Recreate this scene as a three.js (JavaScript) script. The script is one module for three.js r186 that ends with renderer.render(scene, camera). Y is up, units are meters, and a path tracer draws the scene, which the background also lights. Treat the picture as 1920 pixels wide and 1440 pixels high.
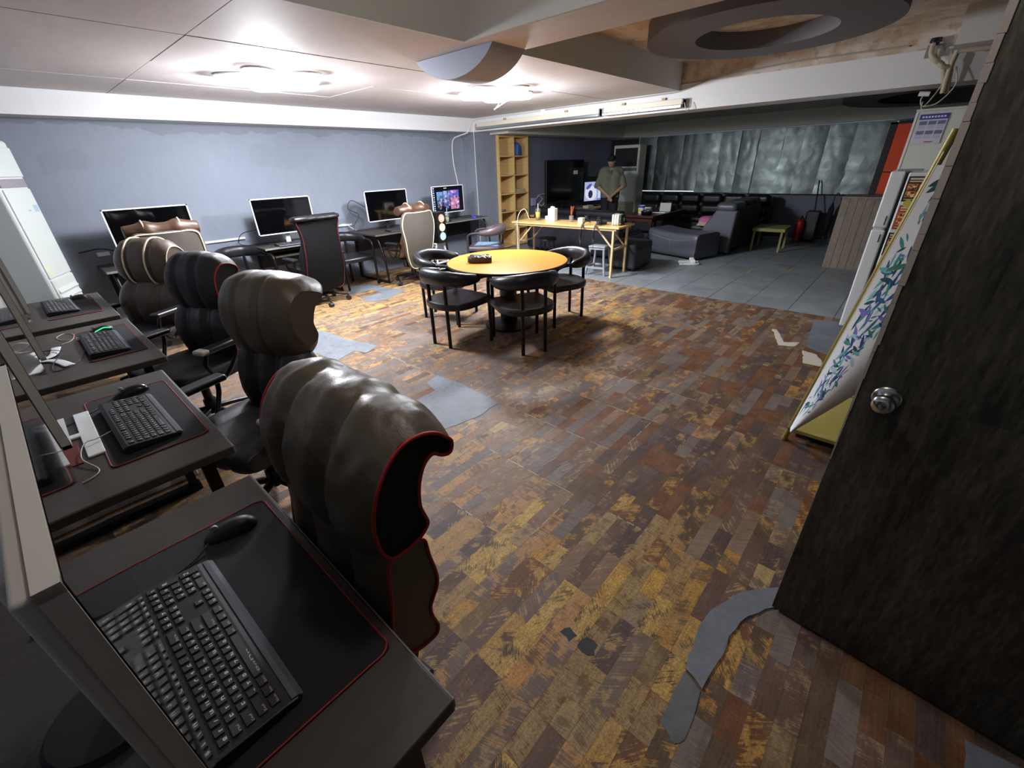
import * as THREE from 'three';
import { RoundedBoxGeometry } from 'three/addons/geometries/RoundedBoxGeometry.js';
import { mergeGeometries, mergeVertices } from 'three/addons/utils/BufferGeometryUtils.js';

// ---------------------------------------------------------------- camera, exposure, lights
const scene = new THREE.Scene();
scene.background = new THREE.Color(0x000000);
const camera = new THREE.PerspectiveCamera(2 * Math.atan(720 / 790.5) * 180 / Math.PI, 4 / 3, 0.05, 60);
camera.position.set(0, 1.62, 0);
{
  const P = 27.435 * Math.PI / 180, R = -1.958 * Math.PI / 180, Y = 47.54 * Math.PI / 180;
  const f = new THREE.Vector3(Math.sin(Y) * Math.cos(P), -Math.sin(P), -Math.cos(Y) * Math.cos(P));
  const r0 = new THREE.Vector3(Math.cos(Y), 0, Math.sin(Y)), u0 = new THREE.Vector3().crossVectors(r0, f);
  const r = r0.clone().multiplyScalar(Math.cos(R)).addScaledVector(u0, Math.sin(R));
  const u = u0.clone().multiplyScalar(Math.cos(R)).addScaledVector(r0, -Math.sin(R));
  camera.quaternion.setFromRotationMatrix(new THREE.Matrix4().makeBasis(r, u, f.clone().negate()));
}
scene.add(camera);
const renderer = new THREE.WebGLRenderer({ antialias: true });
renderer.toneMapping = THREE.LinearToneMapping;
renderer.toneMappingExposure = 1.45;
renderer.shadowMap.enabled = true;
renderer.shadowMap.type = THREE.PCFSoftShadowMap;
const LAMP_POWER = 9.5, LAMP_PANEL = 50, LAMP_COLOR = 0xf3f6ff;      // the two star lamps on the ceiling
const GLOBE_POWER = 1.15, GLOBE_COLOR = 0xfff6ea;    // dim globe in the ceiling recess above the camera: lights the recess sides, the near desk and the monitor's near edge
const DAY_COLOR = 0xe9f2ff;                        // daylight in the slot under the foil

// ---------------------------------------------------------------- helpers
function rng(seed) { let a = seed >>> 0; return () => { a = (a + 0x6D2B79F5) | 0; let t = Math.imul(a ^ (a >>> 15), 1 | a); t = (t + Math.imul(t ^ (t >>> 7), 61 | t)) ^ t; return ((t ^ (t >>> 14)) >>> 0) / 4294967296; }; }
const rnd = rng(77);
const V = (x, y, z) => new THREE.Vector3(x, y, z);
const lerp = (a, b, t) => a + (b - a) * t, clamp = (x, a = 0, b = 1) => Math.min(b, Math.max(a, x));
const sm = (a, b, x) => { const t = clamp((x - a) / (b - a)); return t * t * (3 - 2 * t); };
const taken = new Map();
const numbered = n => { const k = taken.get(n) || 0; taken.set(n, k + 1); return k ? n + '_' + String(k).padStart(3, '0') : n; };
const HT = (() => { const r = rng(991), t = new Float32Array(65536); for (let i = 0; i < 65536; i++) t[i] = r(); return t; })();
const hash = (x, y, s) => HT[(Math.imul(x | 0, 40503) + Math.imul(y | 0, 30011) + Math.imul(s | 0, 9973)) & 65535];
function noise2(x, y, s = 1, p = 0) {
  const xi = Math.floor(x), yi = Math.floor(y), fx = x - xi, fy = y - yi, u = fx * fx * (3 - 2 * fx), v = fy * fy * (3 - 2 * fy);
  let x0 = xi, y0 = yi, x1 = xi + 1, y1 = yi + 1; if (p) { x0 = ((x0 % p) + p) % p; x1 = ((x1 % p) + p) % p; y0 = ((y0 % p) + p) % p; y1 = ((y1 % p) + p) % p; }
  const a = hash(x0, y0, s), b = hash(x1, y0, s), c = hash(x0, y1, s), d = hash(x1, y1, s), e = a + (b - a) * u; return e + (c + (d - c) * u - e) * v;
}
function fbm(x, y, o = 4, s = 1, p = 0) { let a = 0, w = 0.5, t = 0; for (let i = 0; i < o; i++) { a += w * noise2(x, y, s + i, p); t += w; w *= 0.5; x *= 2; y *= 2; p *= 2; } return a / t; }
function tex(w, h, fn, srgb = true, rx = 1, ry = 1) {
  const d = new Uint8Array(w * h * 4);
  for (let y = 0; y < h; y++) for (let x = 0; x < w; x++) {
    const c = fn(x / w, y / h, x, y), i = (y * w + x) * 4;
    if (typeof c === 'number') d[i] = d[i + 1] = d[i + 2] = clamp(c, 0, 255); else { d[i] = clamp(c[0], 0, 255); d[i + 1] = clamp(c[1], 0, 255); d[i + 2] = clamp(c[2], 0, 255); }
    d[i + 3] = 255;
  }
  const t = new THREE.DataTexture(d, w, h, THREE.RGBAFormat);
  t.magFilter = THREE.LinearFilter; t.minFilter = THREE.LinearMipmapLinearFilter; t.generateMipmaps = true;
  t.wrapS = t.wrapT = THREE.RepeatWrapping; t.repeat.set(rx, ry); if (srgb) t.colorSpace = THREE.SRGBColorSpace;
  t.needsUpdate = true; return t;
}
function canvasTex(w, h, draw) {
  const c = document.createElement('canvas'); c.width = w; c.height = h; draw(c.getContext('2d'), w, h);
  const t = new THREE.CanvasTexture(c); t.colorSpace = THREE.SRGBColorSpace; return t;
}
const mix3 = (a, b, t) => [lerp(a[0], b[0], t), lerp(a[1], b[1], t), lerp(a[2], b[2], t)];
const flat = g => { let h = g.index ? g.toNonIndexed() : g; for (const k of Object.keys(h.attributes)) if (!['position', 'normal', 'uv'].includes(k)) h.deleteAttribute(k); return h; };
function uvm(g, s = 1) {            // box mapping in metres
  const h = flat(g), p = h.attributes.position, n = h.attributes.normal, uv = new Float32Array(p.count * 2);
  for (let i = 0; i < p.count; i += 3) {
    const nx = Math.abs(n.getX(i) + n.getX(i + 1) + n.getX(i + 2)), ny = Math.abs(n.getY(i) + n.getY(i + 1) + n.getY(i + 2)), nz = Math.abs(n.getZ(i) + n.getZ(i + 1) + n.getZ(i + 2));
    for (let k = i; k < i + 3; k++) {
      const x = p.getX(k), y = p.getY(k), z = p.getZ(k);
      if (ny >= nx && ny >= nz) { uv[2 * k] = x * s; uv[2 * k + 1] = z * s; } else if (nx >= nz) { uv[2 * k] = z * s; uv[2 * k + 1] = y * s; } else { uv[2 * k] = x * s; uv[2 * k + 1] = y * s; }
    }
  }
  h.setAttribute('uv', new THREE.BufferAttribute(uv, 2)); return h;
}
const at = (g, x = 0, y = 0, z = 0, ry = 0, rx = 0, rz = 0) => { if (rx) g.rotateX(rx); if (rz) g.rotateZ(rz); if (ry) g.rotateY(ry); return g.translate(x, y, z); };
const B = (w, h, d, x = 0, y = 0, z = 0) => new THREE.BoxGeometry(w, h, d).translate(x, y, z);          // centre
const BB = (x0, x1, y0, y1, z0, z1) => new THREE.BoxGeometry(x1 - x0, y1 - y0, z1 - z0).translate((x0 + x1) / 2, (y0 + y1) / 2, (z0 + z1) / 2);
const RB = (w, h, d, r, x = 0, y = 0, z = 0, s = 3) => new RoundedBoxGeometry(w, h, d, s, Math.min(r, w / 2.01, h / 2.01, d / 2.01)).translate(x, y, z);
const RBB = (x0, x1, y0, y1, z0, z1, r, s = 3) => RB(x1 - x0, y1 - y0, z1 - z0, r, (x0 + x1) / 2, (y0 + y1) / 2, (z0 + z1) / 2, s);
const CY = (r0, r1, h, x = 0, y = 0, z = 0, n = 20) => new THREE.CylinderGeometry(r0, r1, h, n).translate(x, y, z);
const curve = (pts, closed = false, t = 0.5) => new THREE.CatmullRomCurve3(pts.map(p => Array.isArray(p) ? V(...p) : p), closed, 'catmullrom', t);
const tube = (pts, r, n = 32, rs = 8, closed = false) => new THREE.TubeGeometry(curve(pts, closed), n, r, rs, closed);
function bar(a, b, r, n = 10) { const A = V(...a), Bv = V(...b), d = Bv.clone().sub(A), g = new THREE.CylinderGeometry(r, r, d.length(), n); g.applyQuaternion(new THREE.Quaternion().setFromUnitVectors(V(0, 1, 0), d.clone().normalize())); const m = A.add(Bv).multiplyScalar(0.5); return g.translate(m.x, m.y, m.z); }
function beam(a, b, w, h) { const A = V(...a), Bv = V(...b), d = Bv.clone().sub(A), g = new THREE.BoxGeometry(w, d.length(), h); g.applyQuaternion(new THREE.Quaternion().setFromUnitVectors(V(0, 1, 0), d.clone().normalize())); const m = A.add(Bv).multiplyScalar(0.5); return g.translate(m.x, m.y, m.z); }
const lathe = (pts, n = 32) => new THREE.LatheGeometry(pts.map(p => new THREE.Vector2(...p)), n);
function shapeOf(pts) { const s = new THREE.Shape(); pts.forEach((p, i) => i ? s.lineTo(p[0], p[1]) : s.moveTo(p[0], p[1])); s.closePath(); return s; }
const ext = (pts, depth, bevel = 0, curveSegs = 12) => new THREE.ExtrudeGeometry(Array.isArray(pts) ? shapeOf(pts) : pts, bevel ? { depth, bevelEnabled: true, bevelSize: bevel, bevelThickness: bevel, bevelSegments: 2, curveSegments: curveSegs } : { depth, bevelEnabled: false, curveSegments: curveSegs });
function rrect(w, h, r) { const s = new THREE.Shape(), x = -w / 2, y = -h / 2; s.moveTo(x + r, y); s.lineTo(x + w - r, y); s.absarc(x + w - r, y + r, r, -Math.PI / 2, 0); s.lineTo(x + w, y + h - r); s.absarc(x + w - r, y + h - r, r, 0, Math.PI / 2); s.lineTo(x + r, y + h); s.absarc(x + r, y + h - r, r, Math.PI / 2, Math.PI); s.lineTo(x, y + r); s.absarc(x + r, y + r, r, Math.PI, Math.PI * 1.5); return s; }
function spline2(pts, n, closed = true) { return curve(pts.map(p => [p[0], p[1], 0]), closed).getSpacedPoints(n).slice(0, closed ? n : n + 1).map(p => [p.x, p.y]); }
function sweep(pts, rad, n = 48, m = 12, up = V(0, 1, 0)) {   // swept tube, rad(t) = [side, up]
  const c = curve(pts), pos = [], idx = [], uv = [];
  for (let i = 0; i <= n; i++) {
    const t = i / n, p = c.getPoint(t), tg = c.getTangent(t), s = new THREE.Vector3().crossVectors(up, tg);
    if (s.lengthSq() < 1e-6) s.set(1, 0, 0); s.normalize(); const w = new THREE.Vector3().crossVectors(tg, s).normalize(), [a, b] = rad(t);
    for (let j = 0; j < m; j++) { const q = j / m * Math.PI * 2; const P = p.clone().addScaledVector(s, Math.cos(q) * a).addScaledVector(w, Math.sin(q) * b); pos.push(P.x, P.y, P.z); uv.push(t * 1.5, j / m * 0.4); }
  }
  for (let i = 0; i < n; i++) for (let j = 0; j < m; j++) { const a = i * m + j, b = i * m + (j + 1) % m; idx.push(a, a + m, b, b, a + m, b + m); }
  for (const [base, flip] of [[0, 1], [n * m, 0]]) { const k = pos.length / 3; let cx = 0, cy = 0, cz = 0; for (let j = 0; j < m; j++) { cx += pos[(base + j) * 3]; cy += pos[(base + j) * 3 + 1]; cz += pos[(base + j) * 3 + 2]; } pos.push(cx / m, cy / m, cz / m); uv.push(0, 0); for (let j = 0; j < m; j++) flip ? idx.push(k, base + j, base + (j + 1) % m) : idx.push(k, base + (j + 1) % m, base + j); }
  const g = new THREE.BufferGeometry(); g.setAttribute('position', new THREE.Float32BufferAttribute(pos, 3)); g.setAttribute('uv', new THREE.Float32BufferAttribute(uv, 2)); g.setIndex(idx); g.computeVertexNormals(); return g;
}
function grid(nu, nv, fn, closeU = false) {     // surface fn(u,v) -> [x,y,z]
  const pos = [], uv = [], idx = [], cols = closeU ? nu : nu + 1;
  for (let j = 0; j <= nv; j++) for (let i = 0; i < cols; i++) { const p = fn(i / nu, j / nv); pos.push(p[0], p[1], p[2]); uv.push(p[3] ?? i / nu, p[4] ?? j / nv); }
  for (let j = 0; j < nv; j++) for (let i = 0; i < nu; i++) { const a = j * cols + i, b = j * cols + (i + 1) % cols; idx.push(a, b, a + cols, b, b + cols, a + cols); }
  const g = new THREE.BufferGeometry(); g.setAttribute('position', new THREE.Float32BufferAttribute(pos, 3)); g.setAttribute('uv', new THREE.Float32BufferAttribute(uv, 2)); g.setIndex(idx); g.computeVertexNormals(); return g;
}
// padded body: closed outline in (x, y) lofted along z, with seams, bulges and rounded ends
function cushion(outline, hw, { seams = [], seam = 0.02, seamW = 0.09, end = 0.25, pow = 6, nu = 36, np = 56, wrinkle = 0, seed = 3, widthAt = null, capped = true, sc = [0, 0], gather = 0, topSeam = 1 } = {}) {
  const pr = spline2(outline, np); let cx = 0, cy = 0; pr.forEach(p => { cx += p[0] / np; cy += p[1] / np; });
  const nm = pr.map((p, i) => { const a = pr[(i + np - 1) % np], b = pr[(i + 1) % np]; let x = b[1] - a[1], y = -(b[0] - a[0]); const l = Math.hypot(x, y) || 1; x /= l; y /= l; return [x, y]; });
  let area = 0; pr.forEach((p, i) => { const q = pr[(i + 1) % np]; area += p[0] * q[1] - q[0] * p[1]; }); const sg = area > 0 ? 1 : -1;
  cx += sc[0]; cy += sc[1];
  const pos = [], uv = [], idx = [];
  for (let i = 0; i <= nu; i++) {
    const u = Math.sin((i / nu - 0.5) * Math.PI) * 0.35 + (i / nu - 0.5) * 2 * 0.65, k = 1 - end * Math.pow(Math.abs(u), pow);
    let off = 0; for (const s of seams) off -= seam * Math.exp(-Math.pow((u - s) / seamW, 2));
    for (let j = 0; j < np; j++) {
      const fr = clamp(-nm[j][0] * sg), up = clamp(nm[j][1] * sg * 1.5), w = (wrinkle ? wrinkle * (fbm(u * 5 + 9, j / np * 22, 3, seed, 0) - 0.5) : 0) + (gather ? gather * up * (fbm(u * 8 + 4, j / np * 14, 3, seed + 1, 0) - 0.5) : 0), o = (off * lerp(topSeam, 1, fr) + w) * sg;
      const x = cx + (pr[j][0] - cx) * k + nm[j][0] * o, y = cy + (pr[j][1] - cy) * k + nm[j][1] * o, W = widthAt ? hw * widthAt(y) : hw;
      pos.push(x, y, u * W); uv.push(j / np * 1.2, u * W);
    }
  }
  for (let i = 0; i < nu; i++) for (let j = 0; j < np; j++) { const a = i * np + j, b = i * np + (j + 1) % np; sg > 0 ? idx.push(a, b, a + np, b, b + np, a + np) : idx.push(a, a + np, b, b, a + np, b + np); }
  if (capped) for (const e of [0, nu]) { const c = pos.length / 3; let sx = 0, sy = 0, sz = 0; for (let j = 0; j < np; j++) { sx += pos[(e * np + j) * 3]; sy += pos[(e * np + j) * 3 + 1]; sz += pos[(e * np + j) * 3 + 2]; } pos.push(sx / np, sy / np, sz / np); uv.push(0, 0); for (let j = 0; j < np; j++) { const a = e * np + j, b = e * np + (j + 1) % np; ((e === 0) === (sg > 0)) ? idx.push(c, b, a) : idx.push(c, a, b); } }
  const g = new THREE.BufferGeometry(); g.setAttribute('position', new THREE.Float32BufferAttribute(pos, 3)); g.setAttribute('uv', new THREE.Float32BufferAttribute(uv, 2)); g.setIndex(idx); g.computeVertexNormals(); return g;
}
const shade = o => { o.castShadow = o.receiveShadow = true; return o; };
function part(name, geos, mat, parent, uvs = 1) {
  const list = (Array.isArray(geos) ? geos : [geos]), g = list.length > 1 || uvs ? (uvs ? mergeGeometries(list.map(q => uvm(q, uvs))) : mergeGeometries(list.map(flat))) : list[0];
  const m = shade(new THREE.Mesh(g, mat)); m.name = parent ? name : numbered(name); (parent || scene).add(m); return m;
}
function raw(name, g, mat, parent) { const m = shade(new THREE.Mesh(g, mat)); m.name = parent ? name : numbered(name); (parent || scene).add(m); return m; }
function thing(name, label, category, p = [0, 0, 0], turn = 0, group) {
  const o = new THREE.Group(); o.name = numbered(name); o.position.set(...p); o.rotation.y = turn; o.userData = { label, category }; if (group) o.userData.group = group; scene.add(o); return o;
}
function tag(o, label, category, group) { o.userData = { label, category }; if (group) o.userData.group = group; return o; }
function struct(name) { const o = new THREE.Group(); o.name = name; o.userData.kind = 'structure'; scene.add(o); return o; }
function spart(name, geos, mat, uvs = 1) { const o = part(name, geos, mat, null, uvs); o.name = name; o.userData.kind = 'structure'; return o; }
function copyOf(o, p, turn, label, group) { const c = o.clone(); c.name = numbered(o.name.replace(/_\d{3}$/, '')); scene.add(c); c.position.set(...p); c.rotation.set(0, turn, 0); c.userData = { ...o.userData, label }; if (group) c.userData.group = group; return c; }
const std = (color, roughness = 0.6, o = {}) => new THREE.MeshStandardMaterial({ color, roughness, ...o });
const phys = (color, roughness, o = {}) => new THREE.MeshPhysicalMaterial({ color, roughness, ...o });

// ---------------------------------------------------------------- textures and materials
const T = {};
T.grain = tex(256, 256, (u, v) => 128 + 90 * (fbm(u * 32, v * 32, 4, 11, 32) - 0.5), false, 3, 3);
T.leather = tex(512, 512, (u, v) => { const a = fbm(u * 64, v * 64, 3, 21, 64), b = fbm(u * 8, v * 8, 4, 22, 8); return 128 + 150 * (a - 0.5) + 60 * (b - 0.5); }, false, 6, 6);
T.creases = tex(512, 512, (u, v) => { const a = fbm(u * 10, v * 10, 5, 24, 10), r = 1 - Math.abs(a - 0.5) * 6; return 110 + 120 * clamp(r) + 40 * (fbm(u * 90, v * 90, 2, 25, 90) - 0.5); }, false, 3, 3);
T.wall = tex(1024, 1024, (u, v) => { const a = fbm(u * 6, v * 6, 5, 31, 6), b = fbm(u * 60, v * 40, 3, 32, 0), k = 0.95 + 0.09 * (a - 0.5) + 0.05 * (b - 0.5); const p = sm(0.58, 0.62, fbm(u * 4, v * 3, 4, 33, 0)) * 0.035; return [133 * (k - p), 141 * (k - p), 153 * (k - p * 0.8)]; }, true, 0.32, 0.32);
T.ceil = tex(512, 512, (u, v) => { const a = fbm(u * 5, v * 5, 5, 41, 5), b = fbm(u * 70, v * 12, 3, 42, 0), k = 0.97 + 0.07 * (a - 0.5) + 0.04 * (b - 0.5); return [206 * k, 199 * k, 196 * k]; }, true, 0.5, 0.5);
T.stain = tex(1024, 1024, (u, v) => { const a = fbm(u * 7, v * 7, 6, 51, 7), b = fbm(u * 18, v * 18, 4, 52, 18), t = sm(0.42, 0.6, a * 0.7 + b * 0.3), s = sm(0.6, 0.72, b); return mix3(mix3([212, 203, 190], [190, 170, 146], t * 0.8), [150, 122, 92], s * 0.3); }, true, 0.7, 0.7);
T.wood = (seed, c0, c1, sx = 3, sy = 60, s = 512) => tex(s, s, (u, v) => { const w = fbm(u * 3, v * 10, 4, seed), g = fbm(u * sx, v * sy + w * 4, 4, seed + 5), k = fbm(u * 8, v * 200, 2, seed + 9); return mix3(c0, c1, clamp(0.2 + 0.9 * (g - 0.3) + 0.25 * (k - 0.5))); });
T.desk = T.wood(61, [54, 48, 42], [72, 64, 56]);
T.oak = T.wood(71, [196, 162, 104], [222, 190, 134]);
T.beech = T.wood(81, [214, 176, 108], [232, 198, 136]);
T.cherry = T.wood(91, [212, 138, 50], [226, 156, 66], 2, 30);
T.rosewood = T.wood(101, [58, 30, 24], [86, 46, 36]);
T.doorGrain = tex(512, 1024, (u, v) => { const g = fbm(u * 60, v * 5, 4, 111), b = fbm(u * 14, v * 3, 3, 112), p = fbm(u * 160, v * 30, 2, 113); const k = 0.7 + 0.55 * (g - 0.5) + 0.5 * (b - 0.5) + 0.5 * (p - 0.5); return [84 * k, 82 * k, 73 * k]; });
T.greyWood = T.wood(121, [112, 102, 90], [156, 143, 124], 40, 4);
T.cement = tex(512, 512, (u, v) => { const a = fbm(u * 6, v * 6, 5, 131, 6), b = fbm(u * 60, v * 60, 3, 132, 60), c = sm(0.66, 0.7, fbm(u * 14, v * 14, 4, 133, 14)), k = 0.93 + 0.2 * (a - 0.5) + 0.14 * (b - 0.5); return mix3([118 * k, 124 * k, 131 * k], [86, 88, 92], c * 0.35); });
T.tile = tex(1024, 1024, (u, v) => { const a = fbm(u * 5, v * 5, 5, 141, 5), b = fbm(u * 120, v * 20, 3, 142), d = sm(0.6, 0.7, fbm(u * 9, v * 9, 4, 143, 9)), k = 0.92 + 0.22 * (a - 0.5) + 0.1 * (b - 0.5); return mix3([140 * k, 147 * k, 150 * k], [112, 115, 115], d * 0.5); }, true, 0.6, 0.6);
T.foilBump = tex(512, 512, (u, v) => { const a = fbm(u * 5, v * 7, 4, 151), r = 1 - Math.abs(fbm(u * 3, v * 4, 3, 152) - 0.5) * 9; return 110 + 120 * (a - 0.5) + 60 * clamp(r); }, false);
T.foilRough = tex(256, 256, (u, v) => 95 + 60 * fbm(u * 8, v * 8, 4, 155), false);
// parquet atlas: 2 columns x 24 rows of small plank pictures (0.6 x 0.077 m each)
const ROWS = 24;
T.planks = (() => {
  const dark = [[98, 76, 64], [92, 74, 57], [112, 79, 54], [86, 71, 66], [116, 93, 62], [106, 71, 47]], worn = [[196, 160, 84], [188, 148, 74], [180, 134, 66], [160, 134, 88], [200, 134, 60], [148, 126, 86]];
  return tex(2048, 2048, (u, v, x, y) => {
    const row = Math.min(ROWS - 1, Math.floor(v * ROWS)), col = u < 0.5 ? 0 : 1, id = row * 2 + col, pu = (u * 2 - col) * 0.6, pv = (v * ROWS - row) * 0.068;
    const level = row / (ROWS - 1);                                   // row 0 intact, last row worn through
    const r1 = hash(id, 3, 5), r2 = hash(id, 7, 5), D = dark[Math.floor(r1 * 6)], W = worn[Math.floor(r2 * 6)];
    const ang = 0.5 + r2 * 1.4, sx = pu * Math.cos(ang) - pv * Math.sin(ang), sy = pu * Math.sin(ang) + pv * Math.cos(ang);
    const arc = fbm(sx * 14, sy * 320 + 3 * fbm(pu * 9, pv * 9, 2, id + 60), 3, id), blot = fbm(pu * 22, pv * 30, 5, id + 100), fine = fbm(pu * 240, pv * 240, 3, id + 200), grainy = fbm(pu * 10, pv * 260, 3, id + 300);
    const edge = Math.min(1, Math.min(pu, 0.6 - pu, pv * 1.3, (0.068 - pv) * 1.3) / 0.006);
    let m = blot * 0.62 + arc * 0.38 + (1 - edge) * 0.02; const th = lerp(0.74, 0.36, Math.pow(level, 0.85));
    let w = sm(th - 0.03, th + 0.05, m) * (0.55 + 0.75 * level * 0.6);
    const k = 0.98 + 0.3 * (fine - 0.5) + 0.28 * (grainy - 0.5) + 0.22 * (blot - 0.5);
    const c = mix3(D, W, clamp(w * (0.8 + 0.6 * (fine - 0.5)))), haze = sm(0.5, 0.75, fbm(pu * 7, pv * 7, 3, id + 400)) * 0.15 + (col ? (0.28 + 0.45 * (arc - 0.3)) * (1 - 0.5 * level) : 0);
    return mix3([c[0] * k, c[1] * k, c[2] * k], [150, 142, 131], clamp(haze));
  });
})();
T.planks.wrapS = T.planks.wrapT = THREE.ClampToEdgeWrapping;
T.plankBump = tex(512, 512, (u, v) => 128 + 100 * (fbm(u * 20, v * 60, 4, 161) - 0.5), false);

T.wallBack = tex(2048, 768, (u, v) => {           // 7.65 x 3 m, plain roller paint with ragged older coats
  const x = u * 7.65, y = v * 3, a = fbm(x * 1.1, y * 1.1, 5, 31), b = fbm(x * 26, y * 9, 3, 32), rag = fbm(x * 2.6, 5, 4, 34) + 0.25 * fbm(x * 14, 9, 2, 35), e = fbm(x * 6, y * 6, 3, 36);
  let k = 0.96 + 0.08 * (a - 0.5) + 0.035 * (b - 0.5);
  const top = sm(2.2 - 0.17 * rag, 2.215 - 0.17 * rag, y), low = sm(1.2 - 0.34 * rag, 1.17 - 0.34 * rag, y) * sm(0.84, 0.86, y) * sm(0.35, 0.5, fbm(x * 0.9 + 2, 3, 3, 37)), spot = sm(0.66, 0.69, fbm(x * 1.5, y * 2.2, 3, 38));
  k -= 0.1 * top + 0.09 * low + 0.03 * spot; return [133 * k, 141 * k, 154 * k];
}); T.wallBack.wrapS = T.wallBack.wrapT = THREE.ClampToEdgeWrapping;
const MAT = {
  wall: phys(0xffffff, 0.62, { map: T.wall, bumpMap: T.grain, bumpScale: 0.0008 }),
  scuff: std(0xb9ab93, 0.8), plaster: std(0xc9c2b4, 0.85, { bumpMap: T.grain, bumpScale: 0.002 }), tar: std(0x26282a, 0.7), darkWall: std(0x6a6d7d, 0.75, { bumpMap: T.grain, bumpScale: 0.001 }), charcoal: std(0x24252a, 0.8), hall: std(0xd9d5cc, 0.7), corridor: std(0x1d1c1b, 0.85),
  ceil: std(0xffffff, 0.7, { map: T.ceil, bumpMap: T.grain, bumpScale: 0.0006 }), recess: std(0xcfd0cb, 0.75), white: std(0xdfe0e0, 0.6, { bumpMap: T.grain, bumpScale: 0.0008 }),
  stain: std(0xffffff, 0.85, { map: T.stain }), farCeil: std(0xb4bab4, 0.75), soffit: std(0xc6ccc3, 0.7),
  plank: phys(0xffffff, 0.58, { specularIntensity: 0.6, map: T.planks, bumpMap: T.plankBump, bumpScale: 0.0006 }), screed: std(0x2a241f, 0.9),
  tile: phys(0xffffff, 0.45, { map: T.tile, bumpMap: T.grain, bumpScale: 0.0004 }), grout: std(0x3a3d3e, 0.9),
  cement: std(0xffffff, 0.6, { map: T.cement }), cementPale: std(0xe8e4dc, 0.85, { map: T.cement }),
  desk: std(0xffffff, 0.48, { map: T.desk }), deskEdge: std(0x19171a, 0.5), blackMetal: std(0x17171a, 0.4, { metalness: 0.4 }), chrome: std(0xd6d8dc, 0.22, { metalness: 1 }), steel: std(0xa9aeb4, 0.3, { metalness: 1 }),
  blackPlastic: std(0x131315, 0.45), greyPlastic: std(0x8e949c, 0.5), whitePlastic: std(0xe4e6e6, 0.45), silver: std(0xc2beb4, 0.5, { metalness: 0.1 }), silverDark: std(0x7d7c78, 0.5, { metalness: 0.1 }),
  screen: phys(0x050507, 0.07, { clearcoat: 0.6, clearcoatRoughness: 0.03, ior: 1.5 }), key: std(0x1a1a1c, 0.42), keyLegend: null,
  pad: std(0x17171b, 0.85, { bumpMap: T.grain, bumpScale: 0.0003 }), red: std(0x9a2a22, 0.6), redPipe: std(0xb0241e, 0.5),
  black: phys(0x17171b, 0.36, { bumpMap: T.leather, bumpScale: 0.0006 }), blackSoft: phys(0x222227, 0.5, { bumpMap: T.leather, bumpScale: 0.0006 }), olive: phys(0x584f41, 0.42, { bumpMap: T.leather, bumpScale: 0.0005 }), brown: phys(0x54463b, 0.48, { bumpMap: T.leather, bumpScale: 0.0006 }), tan: phys(0x4c3525, 0.42, { bumpMap: T.leather, bumpScale: 0.0006 }), taupe: std(0x4d4840, 0.7, { bumpMap: T.leather, bumpScale: 0.0005 }), cream: std(0xe8dcbc, 0.55), purple: std(0x2a1648, 0.6), mesh: std(0x0b0b0d, 0.85),
  oak: std(0xffffff, 0.5, { map: T.oak }), beech: phys(0xffffff, 0.32, { map: T.beech }), cherry: phys(0xffffff, 0.28, { map: T.cherry }), rosewood: phys(0xffffff, 0.3, { map: T.rosewood }), beechLeg: std(0xd9b98a, 0.5),
  greyLeather: phys(0x50525c, 0.4, { bumpMap: T.leather, bumpScale: 0.0006 }), sofaSide: phys(0x2b2d33, 0.5, { bumpMap: T.leather, bumpScale: 0.0006 }), cable: std(0x1a1a1c, 0.5), whiteCable: std(0xd8d8d0, 0.5), acWhite: phys(0xc6ccc6, 0.42), acCream: std(0xd6d8c6, 0.5),
  yellow: std(0xa89a4e, 0.45), gold: std(0x857638, 0.4, { metalness: 0.2 }),
};
MAT.cableLight = std(0xb7b2a6, 0.5);

// ---------------------------------------------------------------- floor
const frustum = (p) => { const q = p.clone().project(camera); return Math.abs(q.x) < 1.02 && Math.abs(q.y) < 1.02 && q.z < 1; };
camera.aspect = 4 / 3; camera.updateProjectionMatrix(); camera.updateMatrixWorld(true);
const floor = struct('floor');
const JOINTS = [[1.53, -1.8, 1.525, -0.98, 0.007], [2.01, -3.7, 2.01, -2.75, 0.005], [2.01, -1.93, 2.01, -1.0, 0.004], [1.055, -1.5, 1.055, -1.1, 0.005], [1.2, -1.92, 2.0, -1.92, 0.005], [1.35, -1.44, 2.0, -1.44, 0.006], [1.53, -2.4, 2.1, -2.4, 0.004], [1.53, -0.75, 1.53, -0.5, 0.004], [2.49, -2.0, 2.49, -0.9, 0.003], [1.055, -0.96, 1.5, -0.96, 0.004], [2.01, -0.96, 2.6, -0.96, 0.003], [2.5, -1.44, 3.4, -1.44, 0.003], [2.96, -1.7, 2.96, -0.6, 0.003]];
part('screed', BB(-0.6, 11.7, -0.12, -0.004, -7.0, 1.1), MAT.screed, floor);
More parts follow.
